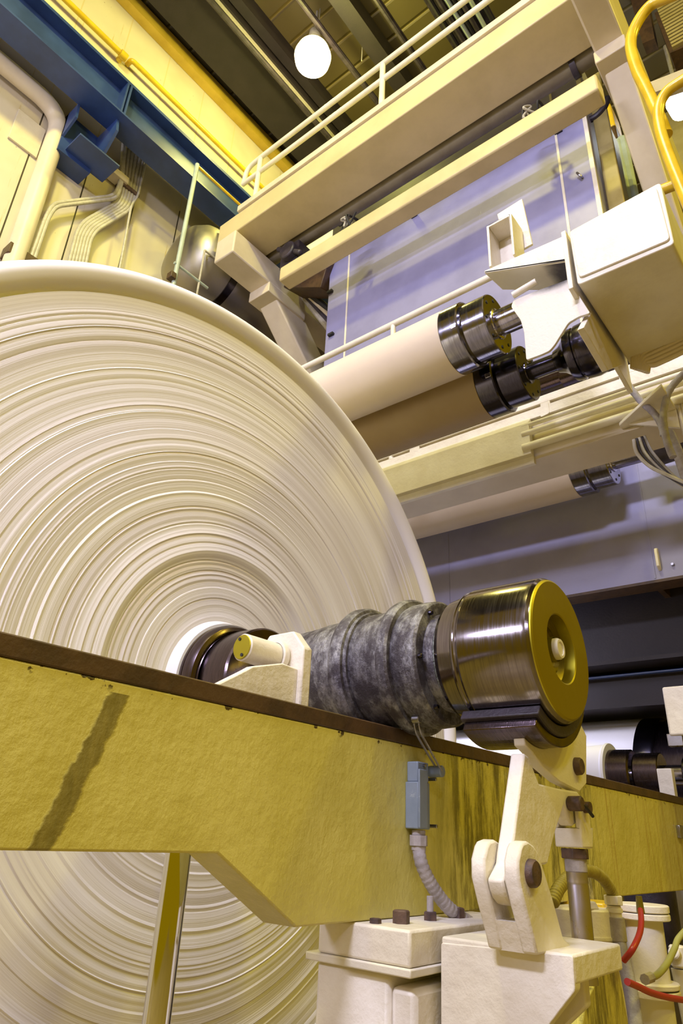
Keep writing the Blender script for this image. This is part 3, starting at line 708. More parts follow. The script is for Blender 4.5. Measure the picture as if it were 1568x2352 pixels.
rb, c1b = roll((1120, 892), 1.52, .19, 'brown roll with dark collars just below the top buff roll', M['felt_dark'], 5.6, shaft_to=.98, cmat='darkmetal', jr=.052)
r2, c2 = roll((1322, 1080), 1.5, .205, 'buff roll with polished collars under the white cable beam', M['felt'], 5.6, shaft_to=.95)
q = at(1252, 885, Y=1.4)
b = MB(); b.lathe([(1.25, 0), (1.25, .125), (1.255, .13), (1.45, .13), (1.46, .1), (6.0, .1), (6.0, 0)], (q.x + .5, 0, q.z + .45), EY, 40)
solo('guide_roll', b, M['brownsteel'], 'small bronze roll end peeping between the dark collars and the white beam', 'roll')
# bearing of the brown roll
O4 = (c1b.x, 0, c1b.z)
bb = thing('bearing_unit', 'dark conical bearing with a bright yellow glint, below the scorched guard', 'bearing', (c1b.x, .9, c1b.z - .18))
lat('bearing_body', [(1.09, .055), (1.085, .064), (1.05, .078), (1.02, .105), (1.005, .128), (1.0, .142), (.975, .150), (.955, .150), (.95, .142), (.94, .142), (.935, .154), (.88, .158), (.84, .150), (.84, .05)], M['darkmetal'], bb, org=O4)
lat('seal_ring', [(.84, .05), (.84, .14), (.79, .14), (.785, .05)], M['brownsteel'], bb, org=O4)
# bearing of the lower buff roll
bb2 = thing('bearing_unit', 'grey bearing flange at the right end of the lower buff roll', 'bearing', (c2.x, .9, c2.z - .2))
O5 = (c2.x, 0, c2.z)
lat('flange', [(.99, .076), (.99, .130), (.98, .138), (.93, .140), (.93, .076)], M['collar'], bb2, org=O5)
lat('housing', [(.93, .06), (.93, .13), (.78, .12), (.72, .09), (.72, .0)], M['darkmach'], bb2, org=O5)

# handrail in front of the grey hood panel
HX = 3.62
h0, h1 = at(712, 838, X=HX), at(1118, 640, X=HX)
hr = thing('guard_rail', 'cream round guard rail running along above the top buff roll', 'rail', (HX, h0.y, h0.z - .3))
zz_ = (h0.z + h1.z) / 2
b = MB(); b.cyl((HX, h1.y - .3, zz_), (HX, h0.y + .9, zz_), .027, None, 16); part('rail', b, M['cream'], hr)
q = at(903, 745, X=HX); b = MB(); b.cyl((HX, q.y, 4.06), (HX, q.y, zz_), .022, None, 12); part('stanchion', b, M['cream'], hr)

# ================================================================== white cable beam
WX = 3.6
wz1, wz0 = at(1100, 967, X=WX).z, at(1100, 1003, X=WX).z
wb_ = thing('cable_beam', 'white painted beam with slots and a box duct between the two buff rolls', 'beam', (WX + .15, .3, 3.65))
slots = []
for a, c in (((862, 1068), (940, 1038)), ((962, 1030), (1240, 931)), ((1262, 922), (1420, 862))):
    p, q_ = at(*a, X=WX), at(*c, X=WX); slots.append((min(p.y, q_.y), max(p.y, q_.y), p.z, q_.z))
slots.sort()
zs1, zs0 = at(1100, 976, X=WX).z, at(1100, 984, X=WX).z
ys = [-.2]; b = MB()
zt5 = at(1100, 960, X=WX).z; zb5 = at(1100, 1003, X=WX).z
b.box(WX, WX + .022, -.2, 6, zs1, zt5); b.box(WX, WX + .022, -.2, 6, zb5, zs0)
prev = -.2
for s0, s1, _, _ in slots:
    b.box(WX, WX + .022, prev, s0, zs0, zs1); prev = s1
b.box(WX, WX + .022, prev, 6, zs0, zs1)
part('slotted_plate', b, M['cream_thick'], wb_, bevel=.003)
ye = at(1215, 965, X=WX - .03).y
zd1, zd0 = at(1100, 1006, X=WX - .05).z, at(1100, 1078, X=WX - .05).z
b = MB(); b.prism([(WX - .05, ye, zd0), (WX - .05, ye, zd1 - .004), (WX - .012, ye, zb5 + .004), (WX, ye, zb5 + .004), (WX, ye, zd0)], (0, 6 - ye, 0)); part('duct_cover', b, M['cream'], wb_, bevel=.004)
b = MB(); b.box(WX, WX + .30, -.2, 6, zd0 - .02, zd0); b.box(WX + .02, WX + .05, -.2, 6, zd0, zb5 + .1); part('channel', b, M['frame'], wb_)
b = MB(); b.box(WX - .012, WX + .02, ye, 6, zd0 - .05, zd0 - .0); part('bottom_lip', b, M['cream'], wb_)
# conduits out of the duct
for i, (pa_, pb2, r_) in enumerate((((1222, 985), (1568, 838), .016), ((1226, 1000), (1568, 862), .02), ((1232, 1025), (1568, 905), .026))):
    XX = WX - .035 - .006 * i
    p, q_ = at(*pa_, X=XX), at(*pb2, X=XX); zc = (p.z * .6 + q_.z * .4)
    b = MB(); b.cyl((XX, q_.y - .2, zc), (XX, ye + .05, zc), r_, None, 16)
    solo('conduit', b, M['cream'], ('uppermost thin', 'middle', 'lowest and thickest')[i] + ' of the three cream conduits leaving the white duct', 'conduit', 'cream conduits along the white beam')
p = at(1250, 940, X=WX - .004)
b = MB(); b.prism(rpoly([(WX - .006, p.y - .03, p.z - .04), (WX - .006, p.y + .03, p.z - .05), (WX - .006, p.y + .03, p.z + .01), (WX - .006, p.y - .03, p.z + .05)], .012), (.008, 0, 0)); part('lug', b, M['cream_thick'], wb_)
# bracket plate right
b = MB(); zq = at(1430, 968, X=WX - .05).z; y0_, y1_ = at(1530, 975, X=WX - .05).y, at(1420, 968, X=WX - .05).y
b.prism([(WX - .05, y1_, zq), (WX - .30, y0_ - .06, zq), (WX + .3, y0_ - .06, zq), (WX + .3, y1_, zq)], (0, 0, -.02)); b.prism([(WX - .04, y1_ - .05, zq - .02), (WX - .04, y0_ - .06, zq - .02), (WX - .04, y0_ - .06, zq - .14)], (.02, 0, 0))
solo('shelf_bracket', b, M['cream_thick'], 'pale triangular shelf bracket under the conduits at right', 'bracket', bevel=.003)
for i, pts in enumerate(([(1428, 850), (1440, 880), (1470, 920), (1500, 948), (1518, 975), (1524, 1000)], [(1580, 850), (1560, 868), (1538, 895), (1526, 930), (1523, 965), (1530, 1010), (1545, 1050)])):
    b = MB(); b.tube(ats(pts, X=WX - .16 - .03 * i), .019, 14, sub=8, rf=lambda i, n: 1 + .04 * sin(i * 1.7))
    solo('cable_sheath', b, M['hosegrey'], ('dusty grey cable sheath sloping right across the cream conduits', 'dusty grey cable sheath curling down from the right edge')[i], 'cable')
q = at(1545, 960, X=WX - .08); b = MB(); q1 = at(1556, 1078, X=WX - .08)
b.prism(ats([(1524, 985), (1545, 985), (1600, 1110), (1566, 1110)], X=WX - .08), (.05, 0, 0)); solo('dusty_post', b, M['hosegrey'], 'dust covered grey post at the right edge below the cables', 'post', bevel=.004)
for i in range(3):
    p = ats([(1556 + 9 * i, 920), (1572 + 9 * i, 1000)], X=WX - .02); b = MB(); b.cyl(p[0], p[1], .010, None, 10); solo('riser_tube', b, M['cream'], 'thin cream riser tube at the right edge', 'tube', 'riser tubes at the right edge')
for i in range(5):
    pts = [(1455 + 6 * i, 1010 - 2 * i), (1462 + 9 * i, 1040), (1490 + 12 * i, 1070 + 4 * i), (1530 + 12 * i, 1090 + 8 * i), (1600, 1120 + 10 * i)]
    b = MB(); b.tube(ats(pts, X=3.5 + .03 * i), .010, 8, sub=6); solo('hanging_cable', b, M['darkmach'] if i % 2 else M['wire'], 'thin looping cable beside the lower roll bearing', 'cable', 'looping cables at the lower bearing')

# ================================================================== bearing guard and terminal box
BX = 2.40
tb = thing('terminal_box', 'big white terminal box at right with rounded corners and a cable gland', 'electrical box', (BX + .5, .5, 3.75))
bo = ats([(1306, 532), (1516, 418), (1548, 560), (1326, 655)], X=BX)
b = MB(); b.prism(rpoly(bo, .02), (.72, 0, 0)); part('casing', b, M['cream'], tb, bevel=.004)
b = MB(); li = ats([(1312, 540), (1508, 431), (1540, 553), (1331, 641)], X=BX); b.prism(rpoly([(BX - .010, p.y, p.z) for p in li], .022), (.011, 0, 0)); part('lid', b, M['cream_thick'], tb, bevel=.003)
gd = thing('bearing_guard', 'cream welded bearing guard with a scorched shelf, left of the big white box', 'guard', (BX, 1.0, 3.7))
b = MB()
mq = [(BX - .01, bo[0].y + .012, bo[0].z + .01), (BX - .01, bo[0].y + .012, bo[3].z - .01), (BX + .75, bo[0].y + .012, bo[3].z - .14), (BX + .75, bo[0].y + .012, bo[0].z)]
b.prism(mq, (0, .022, 0)); part('mounting_plate', b, M['cream_thick'], gd, bevel=.003)
# shelf: sloping wedge
sA, sB = at(1112, 622, X=BX), at(1302, 530, X=BX); sC = at(1302, 597, X=BX)
zsh = sC.z
b = MB(); b.prism([(BX, sA.y, sA.z - .015), (BX, sA.y, sA.z), (BX, bo[0].y + .03, sB.z - .02), (BX, bo[0].y + .03, zsh)], (.016, 0, 0)); part('shelf_front', b, M['cream_thick'], gd, bevel=.003)
b = MB(); b.prism([(BX, sA.y, sA.z - .015), (BX, bo[0].y + .03, zsh), (BX + .24, bo[0].y + .03, zsh), (BX + .16, sA.y - .02, sA.z - .015)], (0, 0, .012))
m, = (NT('scorched cream paint', .45, world=True),); x_, y_, z_ = m.xyz()
sc0 = at(1288, 640, X=BX + .08)
dd = m.math('ADD', m.math('MULTIPLY', m.math('POWER', m.math('SUBTRACT', y_, sc0.y), 2.0), .55), m.math('MULTIPLY', m.math('POWER', m.math('SUBTRACT', z_, sc0.z), 2.0), 2.2))
fb = m.math('SUBTRACT', 1.0, m.ramp(m.math('ADD', dd, m.math('MULTIPLY', m.math('SUBTRACT', m.noise(scale=10, detail=6), .5), .010)), .002, .015))
m.color(m.mix(fb, m.mix(m.noise(scale=5), (.74, .71, .64), (.66, .62, .54)), (.03, .022, .018))); m.bump(m.noise(scale=40), .4, .006); M['scorch'] = m.m
part('shelf_plate', b, M['scorch'], gd, bevel=.002, label='cream shelf scorched black near the box')
# curved guard sheet below
gs = ats([(1173, 704), (1179, 689), (1241, 664), (1308, 640), (1330, 680), (1355, 719), (1329, 727), (1305, 741), (1291, 763), (1273, 792), (1261, 806), (1241, 815), (1208, 827), (1203, 763), (1195, 735)], X=BX + .06)
b = MB(); b.prism(rpoly(gs, .012), (.014, 0, 0)); part('guard_sheet', b, M['scorch'], gd, bevel=.002)
b = MB(); q1, q2, q3 = at(1178, 683, X=BX + .05), at(1232, 650, X=BX + .05), at(1240, 665, X=BX + .05)
b.cyl(q1 + V((0, 0, .012)), q2 + V((0, 0, .01)), .017, None, 14); part('grease_tube', b, M['cream_thick'], gd)
# upper hollow lug
hb_ = [at(1117, 527, X=BX), at(1168, 486, X=BX), at(1180, 578, X=BX), at(1123, 612, X=BX)]
yA, yB = hb_[0].y, hb_[1].y; zA = (hb_[0].z + hb_[1].z) / 2; zB = (hb_[2].z + hb_[3].z) / 2
b = MB(); t_ = .012
b.box(BX, BX + .13, yA - t_, yA, zB - .01, zA); b.box(BX, BX + .13, yB - t_, yB, zB - .01, zA); b.box(BX, BX + .13, yB, yA - t_, zA - t_, zA); b.box(BX + .12, BX + .13, yB, yA - t_, zB, zA - t_)
part('hollow_lug', b, M['cream_thick'], gd, bevel=.002)
bp = ats([(1141, 492), (1198, 456), (1222, 560), (1168, 590)], X=BX + .14)
b = MB(); b.prism(bp, (.014, 0, 0)); part('back_plate', b, M['cream_thick'], gd, bevel=.003)
# flap beside the bearing
fl = ats([(1340, 752), (1357, 718), (1429, 838), (1397, 850)], Y=.70)
b = MB(); b.prism([(p.x, .70, p.z) for p in fl], (0, .03, 0)); solo('side_flap', b, M['cream_thick'], 'cream side flap hanging right of the dark conical bearing', 'flap', bevel=.003)
# nested ribbon cables
for i in range(9):
    k = i * 9.5
    pts = [(1452 + k * .45, 845 + k * .15), (1455 + k * .45, 800 + k * .5), (1472 + k * .4, 775 + k * .85), (1530 + k * .2, 748 + k * .95), (1610, 712 + k)]
    b = MB(); b.tube(fillet(ats(pts, X=3.05), .03), .0125, 10); solo('cable', b, M['frame'], 'painted cable in the nested stack under the big white box', 'cable', 'nested cables under the white box')
# ================================================================== grey hood
HXX = 4.9
y0h, y1h = at(1346, 280, X=HXX).y, at(752, 700, X=HXX).y
hd = thing('dryer_hood', 'big grey lavender hood panel with stained streaks, behind the top roll', 'hood', (HXX + .6, 2.8, 5.2))
zh1 = at(1340, 170, X=HXX).z + .5
b = MB(); b.box(HXX, HXX + 1.4, y0h, y1h, 5.2, zh1); part('casing', b, M['beamgrey'], hd, bevel=.01)
for px_, py_ in ((800, 640), (1290, 410)):
    q = at(px_, py_, X=HXX); b = MB(); b.box(HXX - .008, HXX, q.y - .012, q.y + .012, 5.2, zh1); part('seam_strip', b, M['cream'], hd)
b = MB(); b.box(HXX - .012, HXX + .02, y0h - .01, y0h + .03, 5.2, zh1); part('corner_trim', b, M['cream'], hd)
for px_, py_ in ((952, 497), (1283, 305), (762, 770), (760, 672)):
    q = at(px_, py_, X=HXX); b = MB(); b.box(HXX - .04, HXX, q.y - .04, q.y + .04, q.z - .015, q.z + .015); part('clip', b, M['black'], hd)
q = at(1337, 408, X=HXX); b = MB(); b.tube([q, q + V((-.05, 0, -.03)), q + V((-.06, .02, .01)), q + V((-.05, .03, .04))], .012, 8, sub=3); part('hook', b, M['steel'], hd)
b = MB(); q = at(1400, 450, X=HXX + .2); b.box(HXX + .2, HXX + .25, y0h - .17, y0h - .02, 5.2, zh1 - .3)
solo('side_duct', b, M['ochre'], 'yellowed duct side beyond the hood corner, beside the big column', 'duct', bevel=.01)

# ================================================================== platform
PX4 = 4.0
pt0, pt1 = at(545, 492, X=PX4), at(1290, 4, X=PX4)
zb6 = (at(540, 530, X=PX4).z + at(1291, 10, X=PX4).z) / 2; zt6 = (pt0.z + at(1288, -22, X=PX4).z) / 2
ytop0 = .84; yend = at(500, 549, X=PX4).y
pf = thing('platform', 'long cream walkway platform high above the hood, its edge lit white', 'platform', (PX4 + .4, 3.5, zb6))
b = MB(); b.box(PX4, PX4 + .55, ytop0, yend, zb6, zb6 + .34); part('beam', b, M['platform'], pf, bevel=.012)
b = MB(); b.box(PX4 - .03, PX4 + .58, ytop0, pt0.y - .02, zb6 + .34, zb6 + .44); part('deck_edge', b, M['frame'], pf, bevel=.005)
# railing
HRX = PX4 + .02
rl = thing('handrail', 'pale yellow tube handrail on the high platform', 'railing', (HRX, 3.5, zb6 + .44))
def zy(px_, py_): return at(px_, py_, X=HRX)
t0, t1 = zy(603, 343), zy(1060, 27); m0, m1 = zy(562, 412), zy(1130, 5)
zr = (t0.z + t1.z) / 2; zm = (m0.z + m1.z) / 2
b = MB(); b.tube(fillet([(HRX, m0.y - .0, zm), (HRX, m0.y + .02, zm), (HRX, t0.y + .28, zr - .02), (HRX, t0.y, zr), (HRX, -.2, zr)], .12), .033, 12); part('top_rail', b, M['cream'], rl)
b = MB(); b.cyl((HRX, m0.y + .03, zm), (HRX, -.2, zm), .033, None, 12); part('mid_rail', b, M['cream'], rl)
for px_, py_ in ((601, 345), (879, 142)):
    q = zy(px_, py_); b = MB(); b.cyl((HRX, q.y, zb6 + .4), (HRX, q.y, zr), .035, None, 12); part('post', b, M['cream'], rl)
# pipe under the platform
XPP = 4.68
zp = (at(1330, 140, X=XPP).z + at(820, 470, X=XPP).z) / 2
b = MB(); b.cyl((XPP, .86, zp), (XPP, 5.6, zp), .11, None, 24); pp = solo('steam_pipe', b, M['olivepipe'], 'long round pipe in the shadow under the platform', 'pipe')
for px_, py_ in ((1318, 148),):
    q = at(px_, py_, X=XPP); b = MB(); b.cyl((XPP, q.y - .03, zp), (XPP, q.y + .03, zp), .135, None, 24); part('flange', b, M['darkmach'], pp)
# second beam
X5 = 4.27
za5, zb5_ = (at(640, 640, X=X5).z + at(1365, 172, X=X5).z) / 2, (at(660, 660, X=X5).z + at(1368, 238, X=X5).z) / 2
za5 = at(1000, 400, X=X5).z; 
e0, e1 = at(640, 640, X=X5), at(1368, 200, X=X5)
zt5_ = (at(784, 522, X=X5).z + at(1354, 182, X=X5).z) / 2; zb5_ = (at(784, 562, X=X5).z + at(1360, 205, X=X5).z) / 2
s2b = thing('spreader_beam', 'long cream beam below the platform, in front of the grey hood', 'beam', (X5, 3, zb5_))
b = MB(); b.box(X5, X5 + .20, min(e1.y - .02, .86), e0.y, zb5_, zt5_); part('beam', b, M['platform'], s2b, bevel=.02)
for px_, py_ in ((808, 495), (1214, 240)):
    q = at(px_, py_, X=X5 + .12); q.z = zt5_ + .13; t = thing('cable_tangle', ('knot of wires on the spreader beam, left one near the frame', 'knot of wires on the spreader beam, right one near the column')[px_ > 1000], 'wires', (q.x, q.y, q.z - .12))
    for k in range(6):
        r_ = random.Random(k + px_); b = MB()
        b.tube([q + V((r_.uniform(-.1, .1), r_.uniform(-.12, .12), r_.uniform(-.14, .14))) for _ in range(5)], .013, 8, sub=5); part('wire', b, M['black'] if k % 2 else M['wire'], t)

# ================================================================== frames (far and near)
def frame(name, y0, y1, endx, z0_, z1_, leg, label, xe=9.5):
    t = thing(name, label, 'frame', (endx + 1, (y0 + y1) / 2, z0_ - 3))
    b = MB(); b.box(endx, xe, y0, y1, z0_, z1_); part('crosshead', b, M['frame'], t, bevel=.02)
    (xa, za_), (xb, zb_2), wd = leg
    b = MB(); b.prism([(xa, y0 + .02, za_), (xb, y0 + .02, zb_2), (xb + wd, y0 + .02, zb_2), (xa + wd, y0 + .02, za_)], (0, y1 - y0 - .04, 0)); part('leg', b, M['frame'], t, bevel=.02)
    b = MB(); b.box(xa - .02, xa + wd * 1.15, y0 - .01, y1 + .01, z0_ - .16, z0_ + .005); part('leg_cap', b, M['frame'], t, bevel=.01)
    return t
EX4 = 3.93
fy0 = at(537, 555, X=EX4).y; fy1 = at(495, 575, X=EX4).y
fz1 = at(540, 527, X=EX4).z; fz0 = at(533, 576, X=EX4).z
q = at(555, 650, Z=fz0); a0_ = at(575, 668, Y=fy1).x
la_, lb_ = at(577, 672, Y=fy1), at(675, 880, Y=fy1)
lc_ = at(620, 640, Y=fy0)
wd = at(1, 1, Y=5).x * 0 + .62
frame('gantry', fy0, fy1, EX4, fz0, fz1, ((la_.x, fz0), (lb_.x, lb_.z), .62), 'far cream machine frame with a leaning leg, left end of the platform')
ny0, ny1 = at(1437, 110, X=4.36).y, at(1372, 165, X=4.36).y
nz0 = at(1300, 45, X=EX4).z
la2, lb2 = at(1378, 190, Y=ny1), at(1459, 435, Y=ny1)
dx = (lb2.x - la2.x) / (lb2.z - la2.z)
frame('gantry', ny0, ny1, at(1296, 20, Y=ny1).x, nz0, nz0 + .9, ((la2.x, nz0), (la2.x + dx * (4.62 - nz0), 4.62), .7), 'near tan machine frame with a big leaning column, at the upper right', xe=11)
# dark clutter between far leg and hood
cl = thing('drive_unit', 'dark drive unit with pipes between the far frame and the hood', 'drive unit', (5.6, 4.9, 7.6))
q = at(660, 575, X=4.45)
b = MB(); b.box(4.52, 4.85, q.y - .12, q.y + .20, q.z - .18, q.z + .2); b.cyl((4.42, q.y, q.z), (4.6, q.y, q.z), .13, None, 20); b.cyl((4.48, q.y - .22, q.z - .15), (4.48, q.y + .22, q.z + .18), .035); part('gearbox', b, M['darkmach'], cl, bevel=.02)
q = at(725, 640, X=5.0)
b = MB(); b.obox(q, (.2, 0, .05), (0, .35, .2), (-.02, -.08, .2)); part('cover', b, M['brown'], cl, bevel=.01)
for i in range(4):
    p0, p1 = at(680 + 12 * i, 660 + 6 * i, X=5.2), at(760 + 6 * i, 760 - 10 * i, X=5.4); b = MB(); b.cyl(p0, p1, .05, None, 10); part('pipe', b, (M['wire'], M['darkmach'], M['frame'], M['black'])[i], cl)
q = at(725, 760, X=6.2)
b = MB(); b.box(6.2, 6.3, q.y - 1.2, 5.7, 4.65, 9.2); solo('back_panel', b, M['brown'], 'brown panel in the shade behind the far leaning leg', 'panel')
q = at(735, 545, X=5.3); b = MB(); b.box(5.3, 5.6, y1h + .002, q.y + .6, q.z - .25, q.z + .35); solo('light_panel', b, M['cream'], 'small pale panel glimpsed between the platform pipe and the spreader beam', 'panel', bevel=.01)

# ================================================================== tank
TY, R = 6.36, .58
xl = at(468, 640, Y=TY - R * .5).x
tz_ = at(490, 562, Y=TY).z - R
tk = thing('insulated_tank', 'shiny metal clad tank behind the top edge of the reel', 'tank', (xl + 1.5, TY, tz_ - R))
prof = [(-.30, 0), (-.30, .25), (-.24, .44), (-.10, .55), (0, R), (4.2, R), (4.2, 0)]
m = metal('dull aluminium cladding', (.30, .29, .34), .45, (.38, .34, .24), 1.4)
b = MB(); b.lathe(prof, (xl, TY, tz_), EX, 56); part('shell', b, m, tk)
for dx_ in (.30,):
    b = MB(); b.lathe([(dx_, R - .01), (dx_, R + .02), (dx_ + .11, R + .02), (dx_ + .11, R - .01)], (xl, TY, tz_), EX, 56); part('strap', b, M['darkmetal'], tk, label='dark strap')
# lamp pole
LPY = 5.85
p = ats([(453, 378), (427, 510), (398, 640), (393, 700)], Y=LPY)
lpz = thing('drop_pole', 'thin pale green pole with a side arm, rising from behind the reel', 'pole', V((p[0].x, LPY, 0)))
b = MB(); b.cyl(p[0], V((p[0].x, LPY, 0)), .03, None, 12); part('pole', b, M['galv'], lpz)
b = MB(); a_ = at(404, 606, Y=LPY); b.cyl((p[0].x - .05, LPY, a_.z), (p[0].x + .50, LPY, a_.z), .018, None, 10); part('side_arm', b, M['galv'], lpz)
b = MB(); b.cyl(p[0] + V((0, 0, -.02)), p[0] + V((1.05, 0, -.02)), .02, None, 10); part('top_arm', b, M['yellow'], lpz)
b = MB(); b.box(p[0].x - .09, p[0].x - .01, LPY - .05, LPY + .05, at(390, 640, Y=LPY).z, at(390, 624, Y=LPY).z); part('hook_block', b, M['brown'], lpz, bevel=.01)
q = at(458, 660, Y=LPY); q1 = at(470, 575, Y=LPY)
b = MB(); b.cyl((q1.x, LPY, q.z - .3), (q1.x, LPY, q1.z), .014, None, 8); b.cyl((q1.x, LPY, q1.z), (q1.x + .45, LPY, q1.z + .02), .014, None, 8); solo('thin_rod', b, M['wire'], 'thin bent rod in front of the metal clad tank', 'rod')

# ================================================================== blue crane girder on the wall
GY = 6.15
g0 = at(545, 492, Y=GY); gz = (g0.z + at(0, 15, Y=GY).z) / 2
d_ = at(300, 345, Z=gz); gy1 = d_.y
GT = 6.35
gt = at(300, 190, Y=GT - .1).z
tz1 = (at(97, 0, Y=GY + .1).z + at(580, 462, Y=GY + .1).z) / 2
WEB = 6.42
cg = thing('crane_girder', 'dark blue crane girder along the cream wall', 'girder', (3, 6.4, gz))
b = MB(); b.box(-6, 15.5, GY, min(gy1, 6.95), gz, gz + .03); part('bottom_flange', b, M['blue'], cg)
b = MB(); b.box(-6, 15.5, WEB, WEB + .03, gz + .03, tz1); part('web', b, M['blue'], cg)
b = MB(); b.box(-6, 15.5, GY + .1, 6.8, tz1, tz1 + .05); part('top_flange', b, M['blue'], cg)
q = at(283, 240, Y=GY + .1)
for dx_ in (-.02, .03):
    b = MB(); b.box(q.x + dx_, q.x + dx_ + .025, GY + .08, WEB, gz + .03, tz1); part('stiffener', b, M['blue'], cg, label='bright blue stiffener plate')
for px_, py_ in ((152, 77), (244, 164), (328, 243), (404, 312), (475, 377), (538, 437)):
    q2 = at(px_, py_, Y=WEB); b = MB(); b.cyl((q2.x, WEB - .02, q2.z), (q2.x, WEB, q2.z), .022, None, 10, .004); part('bolt', b, M['galv'], cg)
# bracket
bk = thing('girder_bracket', 'bright blue bracket under the crane girder, fixed to the wall', 'bracket', (q.x - .1, 6.6, gz - .7))
bz = at(255, 350, Y=GY + .15).z
b = MB(); b.prism([(q.x - .02, GY + .12, gz), (q.x - .02, GY + .05, gz - .28), (q.x - .02, GY + .25, bz), (q.x - .02, WY, bz), (q.x - .02, WY, gz)], (.035, 0, 0)); part('rib', b, M['blue'], bk)
b = MB(); b.prism([(q.x - .45, GY + .35, gz), (q.x - .45, GY + .3, gz - .3), (q.x - .45, WY, bz), (q.x - .45, WY, gz)], (.03, 0, 0)); part('rib', b, M['blue'], bk)
b = MB(); b.box(q.x - .36, q.x + .22, GY + .22, GY + .62, bz - .03, bz); part('seat_plate', b, M['blue'], bk, bevel=.005)
b = MB(); b.box(q.x - .45, q.x + .015, 6.72, WY - .002, bz - .1, gz); part('back_plate', b, M['blue'], bk)
b = MB(); r0_, r1_ = at(202, 362, Y=6.9), at(272, 417, Y=6.9)
b.box(r0_.x, r1_.x + .1, 6.80, 6.98, r1_.z - .02, r0_.z * .5 + r1_.z * .5 + .1); solo('wall_ledge', b, M['frame'], 'narrow ledge on the wall below the blue bracket', 'ledge', bevel=.01)
# wall pipes
PY = 6.86
def wt(name, pts, r, mat, label, cat, group=None, Y=PY, fr=.15, seg=12):
    b = MB(); b.tube(fillet(ats(pts, Y=Y), fr), r, seg); return solo(name, b, mat, label, cat, group, ang=1.0)
zq_ = at(120, 255, Y=PY).z
pz0 = at(138, 285, Y=PY)
b = MB(); xx = pz0.x; b.tube(fillet([(-5, PY, zq_ + .08), (xx, PY, zq_ + .08), (xx, PY, 3)], .4, 8), .115, 20)
solo('drain_pipe', b, M['frame'], 'fat tan pipe turning down the cream wall, left of the blue bracket', 'pipe', ang=1)
up = at(470, 308, Y=6.9); zu = up.z
b = MB(); x1_ = at(296, 150, Y=6.9).x
b.tube(fillet([(x1_, 6.98, zu), (x1_, 6.86, zu), (12, 6.86, zu)], .08), .04, 12); solo('sprinkler_pipe', b, M['yellow'], 'yellow pipe along the upper wall running right under the handrail', 'pipe')
zu2 = at(200, 55, Y=6.9).z; x2_ = at(280, 127, Y=6.9).x
b = MB(); b.tube(fillet([(-5, 6.86, zu2), (x2_, 6.86, zu2), (x2_, 6.98, zu2)], .08), .045, 12); b.cyl((x2_ - .05, 6.86, zu2), (x2_ + .06, 6.86, zu2), .065); solo('sprinkler_pipe', b, M['yellow'], 'yellow pipe along the upper wall ending in a cap at upper left', 'pipe')
zk = at(430, 320, Y=6.95).z
b = MB(); b.cyl((-5, 6.95, zk), (12, 6.95, zk), .022, None, 8); solo('wall_cable', b, M['wire'], 'thin grey cable stretched along the upper wall above the blue girder', 'cable')
for i in range(3):
    zc_ = CZ - .10 - .1 * i; b = MB(); b.cyl((-5, 6.70 - .06 * i, zc_), (15, 6.70 - .06 * i, zc_), .03, None, 8); solo('roof_conduit', b, M['darkmach'], ('top', 'middle', 'lowest')[i] + ' of the dark conduits along the wall under the roof', 'conduit', 'dark conduits under the eaves')
# conduit bundle
for i in range(6):
    k = i / 5
    pts = [(289 + 40 * k, 330 + 35 * k), (279 + 32 * k, 418 + 26 * k), (270 + 31 * k, 464 + 17 * k), (181 + 30 * k, 515 + 20 * k), (156 + 39 * k, 612 + 4 * k)]
    wt('wall_conduit', pts, .026, M['wire'], 'bent conduit of the bundle zigzagging down the wall under the blue girder', 'conduit', 'bundle of six bent conduits', Y=6.90 - .004 * i, fr=.22, seg=10)
for i in range(2):
    pts = [(283 + 4 * i, 330), (276 + 4 * i, 420), (262 + 7 * i, 450 + 6 * i), (122 + 6 * i, 467 + 7 * i), (104 + 7 * i, 500), (66 + 9 * i, 605)]
    wt('wall_conduit', pts, .026, M['wire'], 'conduit running far left and then down to the small junction box', 'conduit', 'pair of conduits to the junction box', Y=6.85, fr=.25, seg=10)
q = at(52, 597, Y=6.85)
b = MB(); b.box(q.x - .2, q.x + .16, 6.78, 6.98, q.z - .07, q.z + .09); solo('junction_box', b, M['brown'], 'small dark junction box on the wall at the left', 'box', bevel=.01)
cl_ = ats([(296, 428), (318, 455)], Y=6.86); b = MB(); b.box(at(276, 412, Y=6.86).x, at(318, 452, Y=6.86).x, 6.84, 6.97, at(297, 434, Y=6.86).z - .03, at(297, 434, Y=6.86).z + .03); solo('pipe_clamp', b, M['rust'], 'rusty clamp bar across the conduit bundle', 'clamp')
wt('thin_conduit', [(365, 325), (334, 372), (316, 452), (302, 470), (278, 600), (270, 640)], .018, M['wire'], 'single thin conduit right of the bundle, with a hook at the top', 'conduit', Y=6.84, fr=.1, seg=8)
# access panel
q0_, q1_ = at(42, 252, Y=6.99), at(113, 305, Y=6.99); q2_ = at(18, 313, Y=6.99)
b = MB(); b.box(q0_.x, q1_.x - .05, 6.965, 6.998, q2_.z - .02, q0_.z); solo('access_panel', b, paint('speckled cream panel', (.66, .60, .45), (.60, .53, .38), scale=4, stain=(.25, .15, .04), stain_amt=.70), 'square cream access panel with rust specks on the wall at upper left', 'panel', bevel=.004)

